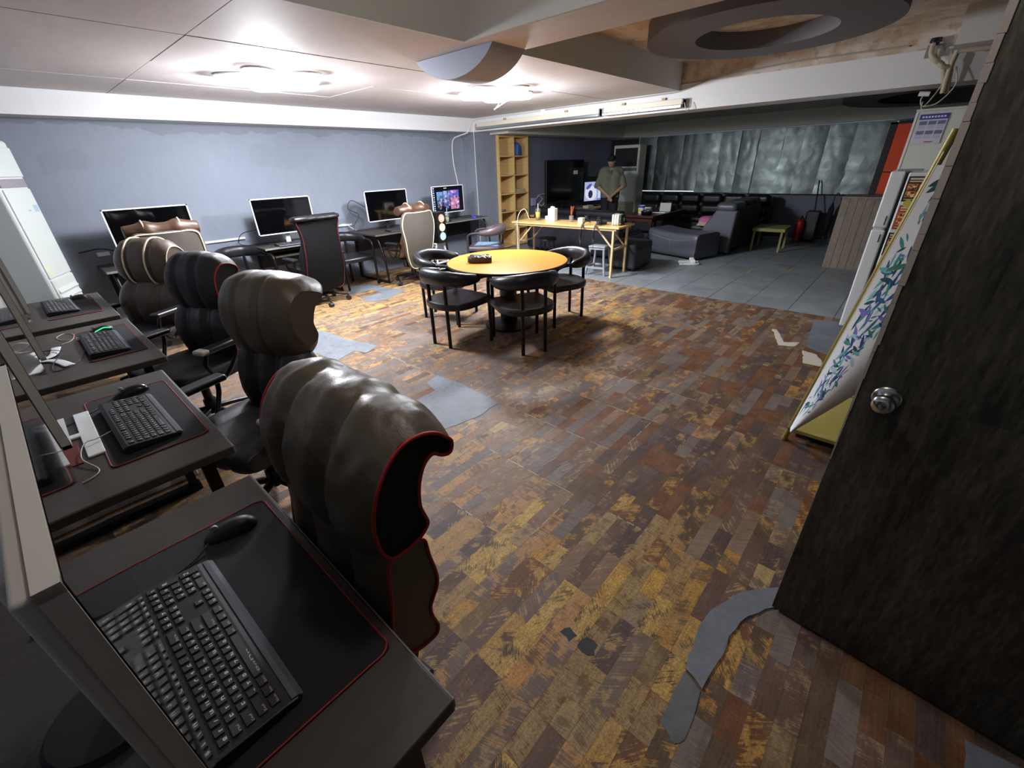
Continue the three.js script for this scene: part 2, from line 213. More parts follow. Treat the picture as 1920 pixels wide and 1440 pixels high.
{
  const W = 0.477 / 7, planks = [], r = rng(5), ids = [];
  // wear: how far the coat is rubbed off, read from the photograph (worn lanes by the pipe, at the wall desks, right of the table)
  const wear = (x, z) => {
    let w = 0.30 + 0.55 * (fbm(x * 0.9 + 3, z * 2.2 + 7, 3, 171) - 0.5);
    const g = (cx, cz, a, b, k) => { w += k * Math.exp(-Math.pow((x - cx) / a, 2) - Math.pow((z - cz) / b, 2)); };
    g(1.0, -0.22, 0.7, 0.22, 0.3); g(0.8, -0.9, 0.5, 0.4, 0.3); g(2.6, -5.4, 1.3, 0.6, 0.5); g(4.3, -2.6, 0.8, 0.6, 0.42); g(1.7, -4.7, 0.5, 0.6, 0.4); g(1.4, -1.4, 0.5, 0.4, 0.12); g(4.0, -0.8, 1.4, 0.8, -0.25); g(2.2, -0.9, 0.6, 0.4, -0.05); g(2.2, -2.9, 1.0, 0.7, -0.12);
    return w;
  };
  const dust = (x, z) => clamp(0.2 + 0.7 * sm(-0.7, -2.2, z) * sm(4.2, 2.4, x) + 0.45 * Math.exp(-Math.pow((x - 1.3) / 0.5, 2) - Math.pow((z + 1.5) / 0.5, 2)) + 0.2 * sm(3.4, 4.6, x));   // share of boards greyed by scuffs and dust
  for (let z = -1.44 + 35 * W; z > -6.9; z -= W) {       // 0.477 m parquet squares of seven rows, each row cut once or twice
    for (let k = -4; k < 10; k++) {
      const a = 1.055 + k * 0.477, cuts = [0], q = r(); if (q < 0.75) cuts.push(0.14 + 0.2 * r()); else if (q < 0.85) cuts.push(0.15, 0.31); cuts.push(0.477);
      for (let i = 0; i + 1 < cuts.length; i++) { const x0 = Math.max(-0.55, a + cuts[i]), x1 = Math.min(5.72, a + cuts[i + 1]); if (x1 - x0 > 0.015) planks.push([x0, x1, z - W, z]); }
    }
  }
  const geo = (p) => {
    const [x0, x1, z0, z1] = p, cx = (x0 + x1) / 2, cz = (z0 + z1) / 2, w = clamp(wear(cx, cz) + (r() - 0.5) * 0.75), row = Math.floor(w * (ROWS - 0.01)), col = r() < dust(cx, cz) ? 1 : 0, off = r() * (0.6 - Math.min(0.58, x1 - x0)), y = -0.0006 * r(), fl = r() < 0.5, gp = 0.0005;
    const g = new THREE.BoxGeometry(x1 - x0 - gp, 0.008, z1 - z0 - gp); g.translate(cx, y - 0.004, cz); const p3 = g.attributes.position, uv = g.attributes.uv;
    for (let i = 0; i < p3.count; i++) { let a = p3.getX(i) - x0; if (fl) a = x1 - x0 - a; const b = (p3.getZ(i) - z0) / W; uv.setXY(i, (col + clamp((a + off) / 0.6, 0.004, 0.996)) * 0.5, (row + clamp(b, 0.05, 0.95)) / ROWS); }
    return g;
  };
  const seen = planks.map((p, i) => { const c = V((p[0] + p[1]) / 2, 0, (p[2] + p[3]) / 2); return { i, d: c.distanceTo(camera.position) / Math.sqrt(p[1] - p[0]), ok: frustum(c) && c.x > 0.62 && c.x < 1.45 + (c.z < 0 ? 9 : 0) }; }).filter(s => s.ok).sort((a, b) => a.d - b.d).slice(0, 300);
  const own = new Set(seen.map(s => s.i)), rest = [];
  planks.forEach((p, i) => { const g = geo(p); if (own.has(i)) raw('plank', g, MAT.plank, floor); else rest.push(flat(g)); });
  const m = raw('planks', mergeGeometries(rest), MAT.plank, floor); m.userData.kind = 'stuff';
  // grey vinyl tiles in the back part
  const tg = [BB(0, 0.455, 0, 0.008, 0, 0.455)], S = 0.458;
  part('tile_bed', BB(5.72, 11.6, -0.02, -0.004, -7, 1.05), MAT.grout, floor);
  for (let i = 0; i < 13; i++) for (let j = 0; j < 18; j++) {
    const x0 = 5.723 + i * S, z0 = -6.9 - 0.31 + j * S + (i % 2 ? 0.0 : 0), x1 = Math.min(11.6, x0 + S - 0.006), z1 = Math.min(1.05, z0 + S - 0.006), za = Math.max(-6.98, z0); if (z1 - za < 0.02) continue;
    part('tile', BB(x0, x1, -0.004 - (hash(i, j, 3) * 0.001), 0.0002 + 0.0012 * hash(i, j, 2), za, z1), MAT.tile, floor);
  }
  // pale filled joints, scuffs and tar spots
  const strip = (x0, z0, x1, z1, w = 0.005, mat = MAT.scuff, name = 'joint_scuff', y = 0.0003) => part(name, new THREE.BoxGeometry(Math.hypot(x1 - x0, z1 - z0), 0.0012, w).rotateY(Math.atan2(-(z1 - z0), x1 - x0)).translate((x0 + x1) / 2, y, (z0 + z1) / 2), mat, floor);
  for (const [a, b, c, d, w] of JOINTS) { const n = 5; for (let i = 0; i < n; i++) { const t0 = i / n + 0.02, t1 = (i + 0.55 + 0.4 * hash(i, Math.round(a * 90), 6)) / n; strip(lerp(a, c, t0), lerp(b, d, t0), lerp(a, c, t1), lerp(b, d, t1), w * (0.6 + 0.8 * hash(i, 3, 8))); } }
  // cement fills where boards are gone
  const patch = (pts, mat = MAT.cement, h = 0.0025, y = 0) => { const j = []; const r2 = rng(pts.length * 31); pts.forEach((p, i) => { const q = pts[(i + 1) % pts.length], n = Math.max(2, Math.round(Math.hypot(q[0] - p[0], q[1] - p[1]) / 0.05)); for (let k = 0; k < n; k++) j.push([lerp(p[0], q[0], k / n) + (k ? (r2() - 0.5) * 0.014 : 0), -(lerp(p[1], q[1], k / n) + (k ? (r2() - 0.5) * 0.014 : 0))]); }); const g = ext(j, h); g.rotateX(-Math.PI / 2); g.translate(0, y - 0.0005, 0); return part('cement_patch', g, mat, floor); };
  patch([[3.1, -6.3], [3.5, -6.2], [3.5, -5.75], [3.62, -5.38], [3.1, -5.2], [2.9, -5.3], [2.95, -5.55], [3.3, -5.6], [3.3, -5.85], [3.0, -5.9]]);
  patch([[1.70, -4.82], [1.95, -4.72], [1.98, -4.2], [2.08, -3.78], [1.9, -3.7], [1.85, -3.85], [1.62, -3.75], [1.55, -4.2]]);
  patch([[1.86, -2.68], [2.02, -2.74], [2.04, -2.5], [2.02, -2.1], [2.0, -1.98], [1.75, -1.96], [1.5, -2.02], [1.46, -2.5], [1.82, -2.52]]);
  patch([[1.6, 0.02], [1.48, -0.09], [1.36, -0.14], [1.26, -0.165], [1.17, -0.165], [1.08, -0.16], [1.03, -0.15], [1.0, -0.08], [1.12, -0.07], [1.25, -0.07], [1.38, -0.04], [1.49, 0.03], [1.55, 0.07]], MAT.cement, 0.005);
  patch([[1.022, -0.148], [0.89, -0.15], [0.82, -0.15], [0.79, -0.09], [0.82, -0.07], [0.89, -0.07], [0.99, -0.082]], MAT.cementPale, 0.002);
  patch([[0.85, -0.57], [0.89, -0.55], [0.88, -0.51], [0.84, -0.52]], MAT.tar, 0.0012); patch([[0.85, -0.49], [0.9, -0.48], [0.9, -0.43], [0.86, -0.42], [0.84, -0.46]], MAT.tar, 0.0012);
  for (let i = 0; i < 26; i++) { const x = 1.42 + 0.3 * hash(i, 1, 9), z = -1.05 - 0.75 * hash(i, 2, 9); strip(x, z, x + 0.05 + 0.05 * hash(i, 3, 9), z + 0.02, 0.003); }
  patch([[1.25, 0.58], [1.385, 0.58], [1.395, 0.75], [1.2, 0.75]], MAT.cement, 0.001);
  for (const q of [[7.42, -1.71, 7.84, -1.71], [7.72, -1.27, 8.16, -1.22]]) strip(...q, 0.03, MAT.yellow, 'paint_mark', 0.0016);
  patch([[4.62, -0.42], [5.1, -0.46], [5.5, -0.5], [5.6, -0.3], [5.6, -0.05], [4.4, -0.05]], MAT.cement, 0.002);
  patch([[4.5, -0.62], [4.95, -0.78], [4.96, -0.74], [4.62, -0.6], [4.7, -0.48], [4.55, -0.5]], MAT.plaster, 0.0018);
  patch([[4.18, -0.36], [4.5, -0.42], [4.46, -0.3], [4.2, -0.2]], MAT.plaster, 0.0018);
}

// ---------------------------------------------------------------- walls
{ const w = spart('wall_back', BB(-0.7, 6.95, -0.1, 2.9, -7.1, -6.9), std(0xffffff, 0.65, { map: T.wallBack, bumpMap: T.grain, bumpScale: 0.0008 })), p = w.geometry.attributes.position, uv = w.geometry.attributes.uv; for (let i = 0; i < p.count; i++) uv.setXY(i, (p.getX(i) + 0.7) / 7.65, p.getY(i) / 3); }
{ const w = struct('wall_pillar'); part('pillar_face', BB(6.37, 6.97, 0, 2.5, -6.95, -6.58), MAT.wall, w); part('corner_bead', BB(6.366, 6.376, 0, 2.2, -6.585, -6.575), MAT.white, w); }
spart('wall_left', BB(-0.7, -0.5, -0.1, 3.0, -7.1, 1.15), MAT.wall);
spart('wall_tv', [BB(6.95, 7.95, -0.1, 2.6, -7.1, -6.88), BB(7.95, 11.8, -0.1, 2.6, -7.1, -6.6)], MAT.darkWall);
{ const w = struct('wall_far');
  part('parapet', BB(11.5, 11.8, -0.1, 0.9, -7.1, 1.15), MAT.darkWall, w); part('lintel', BB(11.5, 11.8, 2.12, 2.9, -7.1, 1.15), MAT.darkWall, w);
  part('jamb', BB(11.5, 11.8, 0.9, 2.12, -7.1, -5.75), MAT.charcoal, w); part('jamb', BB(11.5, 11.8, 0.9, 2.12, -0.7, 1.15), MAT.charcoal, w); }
spart('wall_right', BB(1.62, 11.8, -0.1, 2.95, 0.95, 1.15), MAT.corridor);  // near-black wall colour stands in for the unlit open space beyond
{ const w = struct('wall_front'); part('wall_piece', BB(-0.7, 0.42, -0.1, 3.0, 0.95, 1.15), MAT.charcoal, w); part('wall_piece', BB(1.42, 1.62, -0.1, 3.0, 0.95, 1.15), MAT.charcoal, w); part('wall_piece', BB(0.42, 1.42, 2.1, 3.0, 0.95, 1.15), MAT.charcoal, w); }
{ const w = struct('wall_hall');          // the unlit hall outside the doorway
  part('hall_wall', BB(-0.2, 0.0, 0, 2.6, 1.15, 3.4), MAT.hall, w); part('hall_wall', BB(2.0, 2.2, 0, 2.6, 1.15, 3.4), MAT.hall, w); part('hall_wall', BB(-0.2, 2.2, 0, 2.6, 3.4, 3.6), MAT.hall, w); part('hall_floor', BB(-0.2, 2.2, -0.1, 0, 1.12, 3.6), MAT.tile, w); part('hall_ceiling', BB(-0.2, 2.2, 2.5, 2.6, 1.15, 3.6), MAT.hall, w); }
{ const t = thing('globe_lamp', 'dim frosted globe lamp in the ceiling recess above the camera', 'ceiling lamp', [0.95, 2.9, -0.75]); part('canopy', lathe([[0, 0], [0.07, 0], [0.06, -0.03], [0.012, -0.035]], 24), MAT.whitePlastic, t); part('stem', bar([0, -0.03, 0], [0, -0.14, 0], 0.008), MAT.whitePlastic, t); part('globe', new THREE.SphereGeometry(0.1, 24, 16).translate(0, -0.235, 0), std(0xffffff, 0.5, { emissive: GLOBE_COLOR, emissiveIntensity: 2.5 }), t);
  const l = new THREE.PointLight(GLOBE_COLOR, GLOBE_POWER, 0, 2); l.position.set(0, -0.235, 0); l.castShadow = true; l.shadow.radius = 5; l.name = 'globe_lamp_light'; t.add(l); }
// window hidden behind foil boards: daylight shows only in the slot at its foot
{
  const w = struct('window_1');
  part('pane', BB(11.56, 11.57, 0.9, 2.12, -5.75, -0.7), std(0xffffff, 0.3, { emissive: DAY_COLOR, emissiveIntensity: 1.6 }), w);
  part('sill', RBB(11.47, 11.57, 0.86, 0.9, -5.78, -0.68, 0.006), MAT.charcoal, w);
}
const foilMat = std(0x7a8482, 0.92, { metalness: 1, bumpMap: T.foilBump, bumpScale: 0.004, roughnessMap: T.foilRough });
{
  const w = thing('window_foil', 'crinkled silver insulation foil sheets nailed over the far window', 'foil');
  const cuts = [-5.74, -5.3, -4.95, -4.62, -4.2, -3.75, -3.35, -2.98, -2.5, -2.12, -1.72, -1.28, -0.72], r = rng(12);
  cuts.slice(1).forEach((z1, i) => {
    const z0 = cuts[i], tilt = (r() - 0.5) * 0.05, lean = (r() - 0.5) * 0.05, yb = z0 < -4.3 ? 0.916 + r() * 0.006 : 0.885 + r() * 0.012, s = i * 7.3;
    const front = grid(14, 30, (a, b) => { const z = lerp(z0 - 0.012, z1 + 0.012, a), y = lerp(yb, 2.13, b); const bow = 0.03 * Math.sin(a * Math.PI) * 0.4, cr = Math.abs(fbm(a * 1.6 + s, b * 2.6, 2, 181) - 0.5) * 0.03, q = b * 4 + s, rib = 0.012 * Math.abs((q - Math.floor(q)) - 0.5); return [11.43 - bow * 0.5 - cr - rib - tilt * 1.6 * (a - 0.5) - lean * 1.4 * (b - 0.5), y, z, a * (z1 - z0) * 1.2 + s, b * 1.2]; });
    const back = grid(2, 2, (a, b) => [11.455, lerp(yb, 2.13, b), lerp(z1 + 0.012, z0 - 0.012, a)]);
    raw('foil_sheet', mergeGeometries([flat(front), flat(back)]), foilMat, w);
  });
  part('edge_strip', beam([11.37, 0.93, -0.69], [11.37, 2.12, -0.69], 0.012, 0.012), MAT.steel, w);
}

// ---------------------------------------------------------------- ceiling, beams, soffits
const ceiling = struct('ceiling');
{
  const pz = [-6.58, -5.6, -4.67, -3.73, -2.73], px = [-0.5, 1.16, 3.08, 4.95, 6.37], g = 0.003;
  for (let i = 0; i < 4; i++) for (let j = 0; j < 4; j++) part('ceiling_panel', BB(px[i] + g, px[i + 1] - g, 2.4 + 0.004 * hash(i, j, 4), 2.44, pz[j] + g, pz[j + 1] - g), MAT.ceil, ceiling);
  part('ceiling_panel', BB(2.62, 3.1, 2.4, 2.44, -2.727, -0.9), MAT.ceil, ceiling); part('ceiling_panel', BB(2.62, 3.1, 2.401, 2.44, -0.895, 0.95), MAT.ceil, ceiling);
  part('ceiling_batten', [BB(-0.5, 6.4, 2.441, 2.5, -6.6, -2.745), BB(2.64, 3.08, 2.441, 2.5, -2.745, 0.95)], MAT.charcoal, ceiling);
  part('recess_side', BB(-0.5, 2.64, 2.402, 2.95, -2.75, -2.725), MAT.recess, ceiling); part('recess_side', BB(2.605, 2.63, 2.402, 2.95, -2.73, 0.95), MAT.recess, ceiling);
  part('recess_side', BB(3.09, 6.37, 2.402, 2.75, -2.74, -2.715), MAT.recess, ceiling); part('recess_side', BB(3.09, 3.115, 2.402, 2.75, -2.74, 0.95), MAT.recess, ceiling);
  part('slab', BB(-0.7, 2.66, 2.9, 3.0, -2.76, 1.15), MAT.ceil, ceiling); part('slab', BB(3.06, 6.5, 2.69, 2.85, -2.76, 1.15), MAT.stain, ceiling); part('slab', BB(-0.7, 6.6, 2.5, 2.6, -7.1, -2.74), MAT.charcoal, ceiling); part('slab', BB(2.645, 3.075, 2.5, 2.9, -2.72, 1.15), MAT.charcoal, ceiling);
  part('far_slab', BB(6.7, 11.8, 2.42, 2.6, -7.1, 1.15), MAT.farCeil, ceiling);
}
spart('trim_1', BB(-0.5, 6.375, 2.185, 2.402, -6.9, -6.58), MAT.white);
{ const w = struct('trim_2');
  part('white_beam', BB(6.37, 6.8, 2.185, 2.47, -6.58, 0.95), MAT.white, w);
  part('stained_top', BB(6.385, 6.8, 2.47, 2.72, -6.58, 0.95), MAT.stain, w); }
{ const w = struct('trim_3'); part('soffit_face', BB(6.8, 11.5, 2.15, 2.425, -6.9, -6.1), MAT.soffit, w); part('soffit_face', BB(11.2, 11.5, 2.15, 2.425, -6.1, 0.95), MAT.soffit, w); }
spart('trim_4', BB(5.95, 6.37, 2.42, 2.70, -0.16, 0.95), MAT.recess);

// ---------------------------------------------------------------- star lamps
function starLamp(x, z, turn, label) {
  const t = thing('star_ceiling_lamp', label, 'ceiling lamp', [x, 2.4, z], turn, 'star shaped ceiling lamps');
  const s = new THREE.Shape(), n = 120; for (let i = 0; i <= n; i++) { const a = i / n * Math.PI * 2, q = Math.pow(0.5 + 0.5 * Math.cos(5 * a), 0.8), r = 0.27 + 0.2 * q; i ? s.lineTo(r * Math.cos(a), r * Math.sin(a)) : s.moveTo(r * Math.cos(a), r * Math.sin(a)); }
  const b = ext(s, 0.012); b.rotateX(Math.PI / 2); part('mounting_plate', b, MAT.whitePlastic, t);
  const d = ext(s, 0.03, 0.014); d.scale(0.93, 0.93, 1); d.rotateX(Math.PI / 2); d.translate(0, -0.026, 0); part('diffuser', d, std(0xffffff, 0.5, { emissive: LAMP_COLOR, emissiveIntensity: 7 }), t);
  const l = new THREE.PointLight(LAMP_COLOR, LAMP_POWER, 0, 2); l.position.set(0, -0.2, 0); l.castShadow = true; l.shadow.radius = 5; l.shadow.mapSize.set(1024, 1024); l.name = 'star_lamp_light'; t.add(l);
  const p = new THREE.RectAreaLight(LAMP_COLOR, LAMP_PANEL, 0.6, 0.6); p.position.set(0, -0.085, 0); p.rotation.x = -Math.PI / 2; p.name = 'star_lamp_panel_light'; t.add(p);
  return t;
}
starLamp(2.08, -4.72, 0.2, 'glowing white star lamp on the ceiling above the left wall desks');
starLamp(4.4, -4.1, 0.9, 'glowing white star lamp on the ceiling behind the curved grey shade');

// ---------------------------------------------------------------- keyboards, mice, pads, monitors
const legendTex = canvasTex(512, 512, (c) => {
  c.fillStyle = '#1b1b1d'; c.fillRect(0, 0, 512, 512); c.fillStyle = '#c9c9cc'; c.font = 'bold 22px sans-serif';
  const L = 'QWERTYUIOPASDFGHJKLZXCVBNM1234567890-=[];,./+*~'; [...L].forEach((ch, i) => c.fillText(ch, (i % 8) * 64 + 10, Math.floor(i / 8) * 64 + 30));
  c.font = '14px sans-serif'; ['F1', 'F2', 'F5', 'Esc', 'Del', 'Home', 'Ctrl', 'Alt', 'Tab', 'Shift', 'Enter', 'End', 'Num', 'Ins', 'PgUp', 'PgDn'].forEach((w, i) => c.fillText(w, (i % 8) * 64 + 6, 384 + Math.floor(i / 8) * 64 + 28));
});
MAT.keyLegend = std(0xffffff, 0.42, { map: legendTex });
const U = 0.0212; MAT.palm = phys(0x5a5d68, 0.3, {});
function keycap(w, h, cell) {         // one cap: tapered, legend on top
  const a = (w * U - 0.0028) / 2, b = (h * U - 0.0028) / 2, t = 0.0022, H = 0.0085, P = [[-b, 0, -a], [b, 0, -a], [b, 0, a], [-b, 0, a], [-b + t, H, -a + t], [b - t, H - 0.001, -a + t], [b - t, H - 0.001, a - t], [-b + t, H, a - t]];
  const pos = [], uv = [], cu = (cell % 8) / 8, cv = 1 - Math.floor(cell / 8) / 8;
  const q = (i, j, k, l, top) => { for (const m of [i, j, k, i, k, l]) { pos.push(...P[m]); if (top) { const z = (a - P[m][2]) / (2 * U), x = (P[m][0] + b) / (2 * U); uv.push(cu + clamp(z, 0.01, 0.99) / 8, cv - clamp(x, 0.01, 0.99) / 8); } else uv.push(0.124, 0.876); } };
  q(4, 7, 6, 5, true); q(0, 4, 5, 1); q(1, 5, 6, 2); q(2, 6, 7, 3); q(3, 7, 4, 0);
  const g = new THREE.BufferGeometry(); g.setAttribute('position', new THREE.Float32BufferAttribute(pos, 3)); g.setAttribute('uv', new THREE.Float32BufferAttribute(uv, 2)); g.computeVertexNormals(); return g;
}
function keyboard(label, p, turn, tip) {
  const t = thing('keyboard', label, 'keyboard', p, turn, 'desk keyboards');
  const prof = [[-0.082, 0.004], [-0.082, 0.02], [-0.07, 0.026], [0.066, 0.012], [0.085, 0.008], [0.088, 0.002], [0.08, 0]];
  const c = ext(prof, 0.498, 0.003); c.translate(0, 0, -0.249); part('chassis', c, MAT.blackPlastic, t);
  if (tip) { const s = ext([[0.079, 0.0115], [0.087, 0.0105], [0.095, 0.004], [0.088, 0.002], [0.078, 0.008]], 0.49, 0.002); s.translate(0, 0.002, -0.245); part('palm_edge', s, MAT.palm, t); }
  const rows = [['f', [1, [1], 1, 1, 1, 1, [.5], 1, 1, 1, 1, [.5], 1, 1, 1, 1]], ['n', [1, 1, 1, 1, 1, 1, 1, 1, 1, 1, 1, 1, 1, 2]], ['q', [1.5, 1, 1, 1, 1, 1, 1, 1, 1, 1, 1, 1, 1, 1.5]], ['a', [1.75, 1, 1, 1, 1, 1, 1, 1, 1, 1, 1, 1, 2.25]], ['z', [2.25, 1, 1, 1, 1, 1, 1, 1, 1, 1, 1, 2.75]], ['s', [1.25, 1.25, 1.25, 6.25, 1.25, 1.25, 1.25, 1.25]]];
  let n = 0;
  rows.forEach(([k, ws], ri) => {
    let z = 0.238; const x = -0.056 + ri * U + (ri ? 0.004 : 0), y = 0.0245 - (x + 0.07) * 0.105;
    const put = (w, h = 1, dx = 0) => { const c = n++ * 5 % 47; const m = raw('key', keycap(w, h, w > 1.2 ? 48 + n % 16 : c), MAT.keyLegend, t); m.position.set(x + dx, y - dx * 0.105, z - w * U / 2); m.rotation.z = -0.104; z -= w * U; };
    for (const w of ws) Array.isArray(w) ? z -= w[0] * U : put(w);
    z = 0.238 - 15.3 * U; for (let i = 0; i < 3; i++) { if (ri === 3 || (ri === 4 && i !== 1)) z -= U; else put(1); }
    z = 0.238 - 18.6 * U; if (ri) for (let i = 0; i < 4; i++) { if (i === 3) { if (ri === 2 || ri === 4) put(1, 2, U / 2); else if (ri === 1) put(1); } else if (ri === 5) { if (i === 0) put(2); else if (i === 1) put(1); } else put(1); }
  });
  return t;
}
const deskNames = ['the nearest', 'the second', 'the third', 'the fourth'];
const kb0 = keyboard('black keyboard with grey palm edge on the nearest desk of the row', [-0.055, 0.727, -0.86], 0.03, true);
copyOf(kb0, [0.06, 0.727, -2.15], 0.02, 'black keyboard on the second desk of the row');
copyOf(kb0, [0.12, 0.727, -3.47], 0.0, 'black keyboard on the third desk of the row beside the glowing mouse');
copyOf(kb0, [0.03, 0.727, -4.83], 0.02, 'black keyboard on the fourth desk of the row near the air conditioner');

function mousePad(label, x0, x1, z0, z1) {
  const w = x1 - x0, d = z1 - z0, t = thing('mouse_pad', label, 'mouse pad', [(x0 + x1) / 2, 0.7205, (z0 + z1) / 2], 0, 'red edged mouse pads');
  const g = ext(rrect(w, d, 0.02), 0.003); g.rotateX(-Math.PI / 2); part('cloth', g, MAT.pad, t);
  const c = [], s = rrect(w - 0.004, d - 0.004, 0.02).getSpacedPoints(80).slice(0, -1).map(p => [p.x, 0.003, p.y]); part('stitched_edge', tube(s, 0.0022, 160, 6, true), MAT.red, t); return t;
}
mousePad('black mouse pad with red stitched edge on the nearest desk', -0.14, 0.215, -1.265, -0.565);
mousePad('black mouse pad with red edge on the second desk', -0.07, 0.232, -2.56, -1.84);
mousePad('black mouse pad with bright red edge on the third desk', 0.02, 0.285, -3.9, -3.17);
mousePad('black mouse pad with red edge on the fourth desk', -0.06, 0.25, -5.2, -4.46);

function mouse(label, p, turn, mat = MAT.blackPlastic, glow) {
  const t = thing('computer_mouse', label, 'mouse', p, turn, 'computer mice');
  const body = grid(20, 12, (u, v) => { const a = u * Math.PI * 2, b = v * Math.PI / 2, cx = Math.cos(a) * Math.cos(b), cz = Math.sin(a) * Math.cos(b), w = 1 - 0.14 * Math.cos(a * 2 + Math.PI); return [cx * 0.066, Math.sin(b) * 0.04 * (0.86 + 0.25 * cx), cz * 0.036 * w]; }, true); raw('shell', body, mat, t);
  raw('foot', grid(20, 1, (u, v) => [Math.cos(u * 6.2832) * 0.066 * v, 0.0002, Math.sin(u * 6.2832) * 0.036 * v], true), MAT.blackPlastic, t);
  const w = new THREE.CylinderGeometry(0.009, 0.009, 0.007, 14); w.rotateX(Math.PI / 2); w.translate(-0.034, 0.03, 0); part('scroll_wheel', w, MAT.greyPlastic, t);
  if (glow) part('light_strip', tube([[0.05, 0.02, 0.03], [0.02, 0.028, 0.031], [-0.01, 0.02, 0.034], [-0.03, 0.012, 0.031]], 0.003, 20, 6), std(0x0a3010, 0.4, { emissive: 0x46ff8a, emissiveIntensity: 1.2 }), t);
  return t;
}
mouse('black wired mouse on the nearest mouse pad', [0.105, 0.7245, -1.19], -0.25);
mouse('glossy black mouse beside the keyboard on the second desk', [0.1, 0.7245, -2.51], -0.1, phys(0x232327, 0.25, {}));
mouse('dark mouse with a glowing green strip on the third desk', [0.155, 0.7245, -3.81], -0.1, MAT.blackPlastic, true);
mouse('black mouse on the fourth desk near the air conditioner', [0.165, 0.7245, -5.1], -0.2);
const cord = (label, pts, r = 0.0022, mat = MAT.cable, cat = 'cable') => tag(part('cable', tube(pts, r, Math.max(24, pts.length * 8), 6), mat), label, cat);
cord('black mouse cable trailing back across the nearest desk', [[0.045, 0.735, -1.175], [-0.0, 0.727, -1.15], [-0.08, 0.7275, -1.13], [-0.16, 0.723, -1.15], [-0.3, 0.723, -1.2]]);
cord('black mouse cable crossing the second desk to its monitor', [[0.04, 0.735, -2.5], [-0.02, 0.727, -2.45], [-0.075, 0.726, -2.4], [-0.14, 0.723, -2.36], [-0.3, 0.723, -2.3]]);
cord('grey keyboard cable looped over the white T shaped stand', [[-0.025, 0.74, -2.12], [-0.07, 0.738, -2.1], [-0.11, 0.742, -2.08], [-0.13, 0.733, -1.98], [-0.1, 0.724, -1.86], [-0.16, 0.723, -1.82], [-0.28, 0.723, -1.86]], 0.0022, MAT.cableLight);
cord('black keyboard cable looped in front of the third monitor stand', [[0.035, 0.735, -3.42], [-0.0, 0.723, -3.3], [-0.05, 0.723, -3.2], [-0.12, 0.723, -3.17], [-0.11, 0.733, -3.3], [-0.06, 0.74, -3.45], [-0.12, 0.735, -3.58], [-0.25, 0.723, -3.6]]);
cord('grey cable curled on the third desk behind its mouse', [[0.1, 0.735, -3.8], [0.03, 0.723, -3.78], [-0.03, 0.723, -3.78], [-0.06, 0.723, -3.9], [-0.01, 0.723, -3.97], [0.02, 0.723, -3.88], [0.0, 0.723, -3.75], [-0.05, 0.723, -3.7]], 0.002, MAT.cableLight);

function monitor(label, p, turn, o = {}) {      // local: screen faces +X, width along Z, origin at the foot on the desk
  const { w = 0.79, h = 0.46, y0 = 0.13, frame = MAT.silver, foot = 'T', pic, tilt = 0, fm = MAT.whitePlastic, group = 'computer monitors', thick = 0.036 } = o;
  const t = thing('computer_monitor', label, 'monitor', p, turn, group), f = 0.013;
  const tl = g => { g.rotateZ(tilt); return g; };
  part('back_shell', [tl(RB(thick * 0.55, h - 0.01, w - 0.01, 0.006, -thick * 0.55, y0 + h / 2, 0)), tl(RB(0.05, h * 0.5, w * 0.4, 0.02, -0.055, y0 + h * 0.5, 0))], o.back || MAT.silverDark, t);
  part('bezel', [B(thick * 0.6, f, w, 0, y0 + f / 2, 0), B(thick * 0.6, f, w, 0, y0 + h - f / 2, 0), B(thick * 0.6, h, f, 0, y0 + h / 2, w / 2 - f / 2), B(thick * 0.6, h, f, 0, y0 + h / 2, -w / 2 + f / 2)].map(tl), frame, t);
  const gf = o.glass ? 0.0035 : f, s = new THREE.PlaneGeometry(w - 2 * gf, h - 2 * gf); s.rotateY(Math.PI / 2); s.translate(o.glass ? thick * 0.3 + 0.0015 : thick * 0.22, y0 + h / 2, 0); tl(s);
  raw('screen', s, pic || MAT.screen, t);
  part('neck', RB(0.025, y0 + h * 0.4, 0.06, 0.008, -0.075, (y0 + h * 0.4) / 2, 0), fm, t);
  if (foot === 'T') part('stand_foot', [RB(0.05, 0.008, 0.46, 0.003, 0.045, 0.004, 0), RB(0.13, 0.008, 0.035, 0.003, -0.03, 0.004, 0)], fm, t);
  else if (foot === 'V') { const a = q => { const r = q.map(p => [p[0], p[1], p[2]]); return sweep(r, u => [0.016 + 0.008 * u, 0.004], 20, 8); }; part('stand_foot', [a([[-0.04, 0.008, 0], [0.03, 0.007, 0.06], [0.075, 0.006, 0.22]]), a([[-0.04, 0.008, 0], [0.03, 0.007, -0.06], [0.06, 0.006, -0.22]]), a([[-0.04, 0.008, 0], [-0.09, 0.007, 0.06], [-0.12, 0.006, 0.16]])], fm, t); }
  else part('stand_foot', CY(0.09, 0.1, 0.012, -0.1, 0.006, 0, 28), fm, t);
  return t;
}
const row = 'monitors on the left desk row';
monitor('thick grey framed monitor at the left edge, nearest to the camera', [-0.105, 0.72, -0.875], 0.025, { w: 0.79, h: 0.45, y0: 0.13, thick: 0.032, foot: 'O', fm: MAT.blackPlastic, glass: true, group: row, back: MAT.silver });
monitor('dark screened monitor with white T foot on the second desk', [-0.135, 0.72, -2.22], 0, { w: 0.79, h: 0.45, foot: 'T', glass: true, group: row });
monitor('monitor with white forked foot on the third desk', [-0.135, 0.72, -3.42], 0.02, { w: 0.8, h: 0.45, y0: 0.11, foot: 'V', glass: true, group: row });
monitor('monitor on the fourth desk beside the tall air conditioner', [-0.13, 0.72, -4.62], 0.02, { w: 0.8, h: 0.45, y0: 0.11, foot: 'O', fm: MAT.blackPlastic, glass: true, group: row });

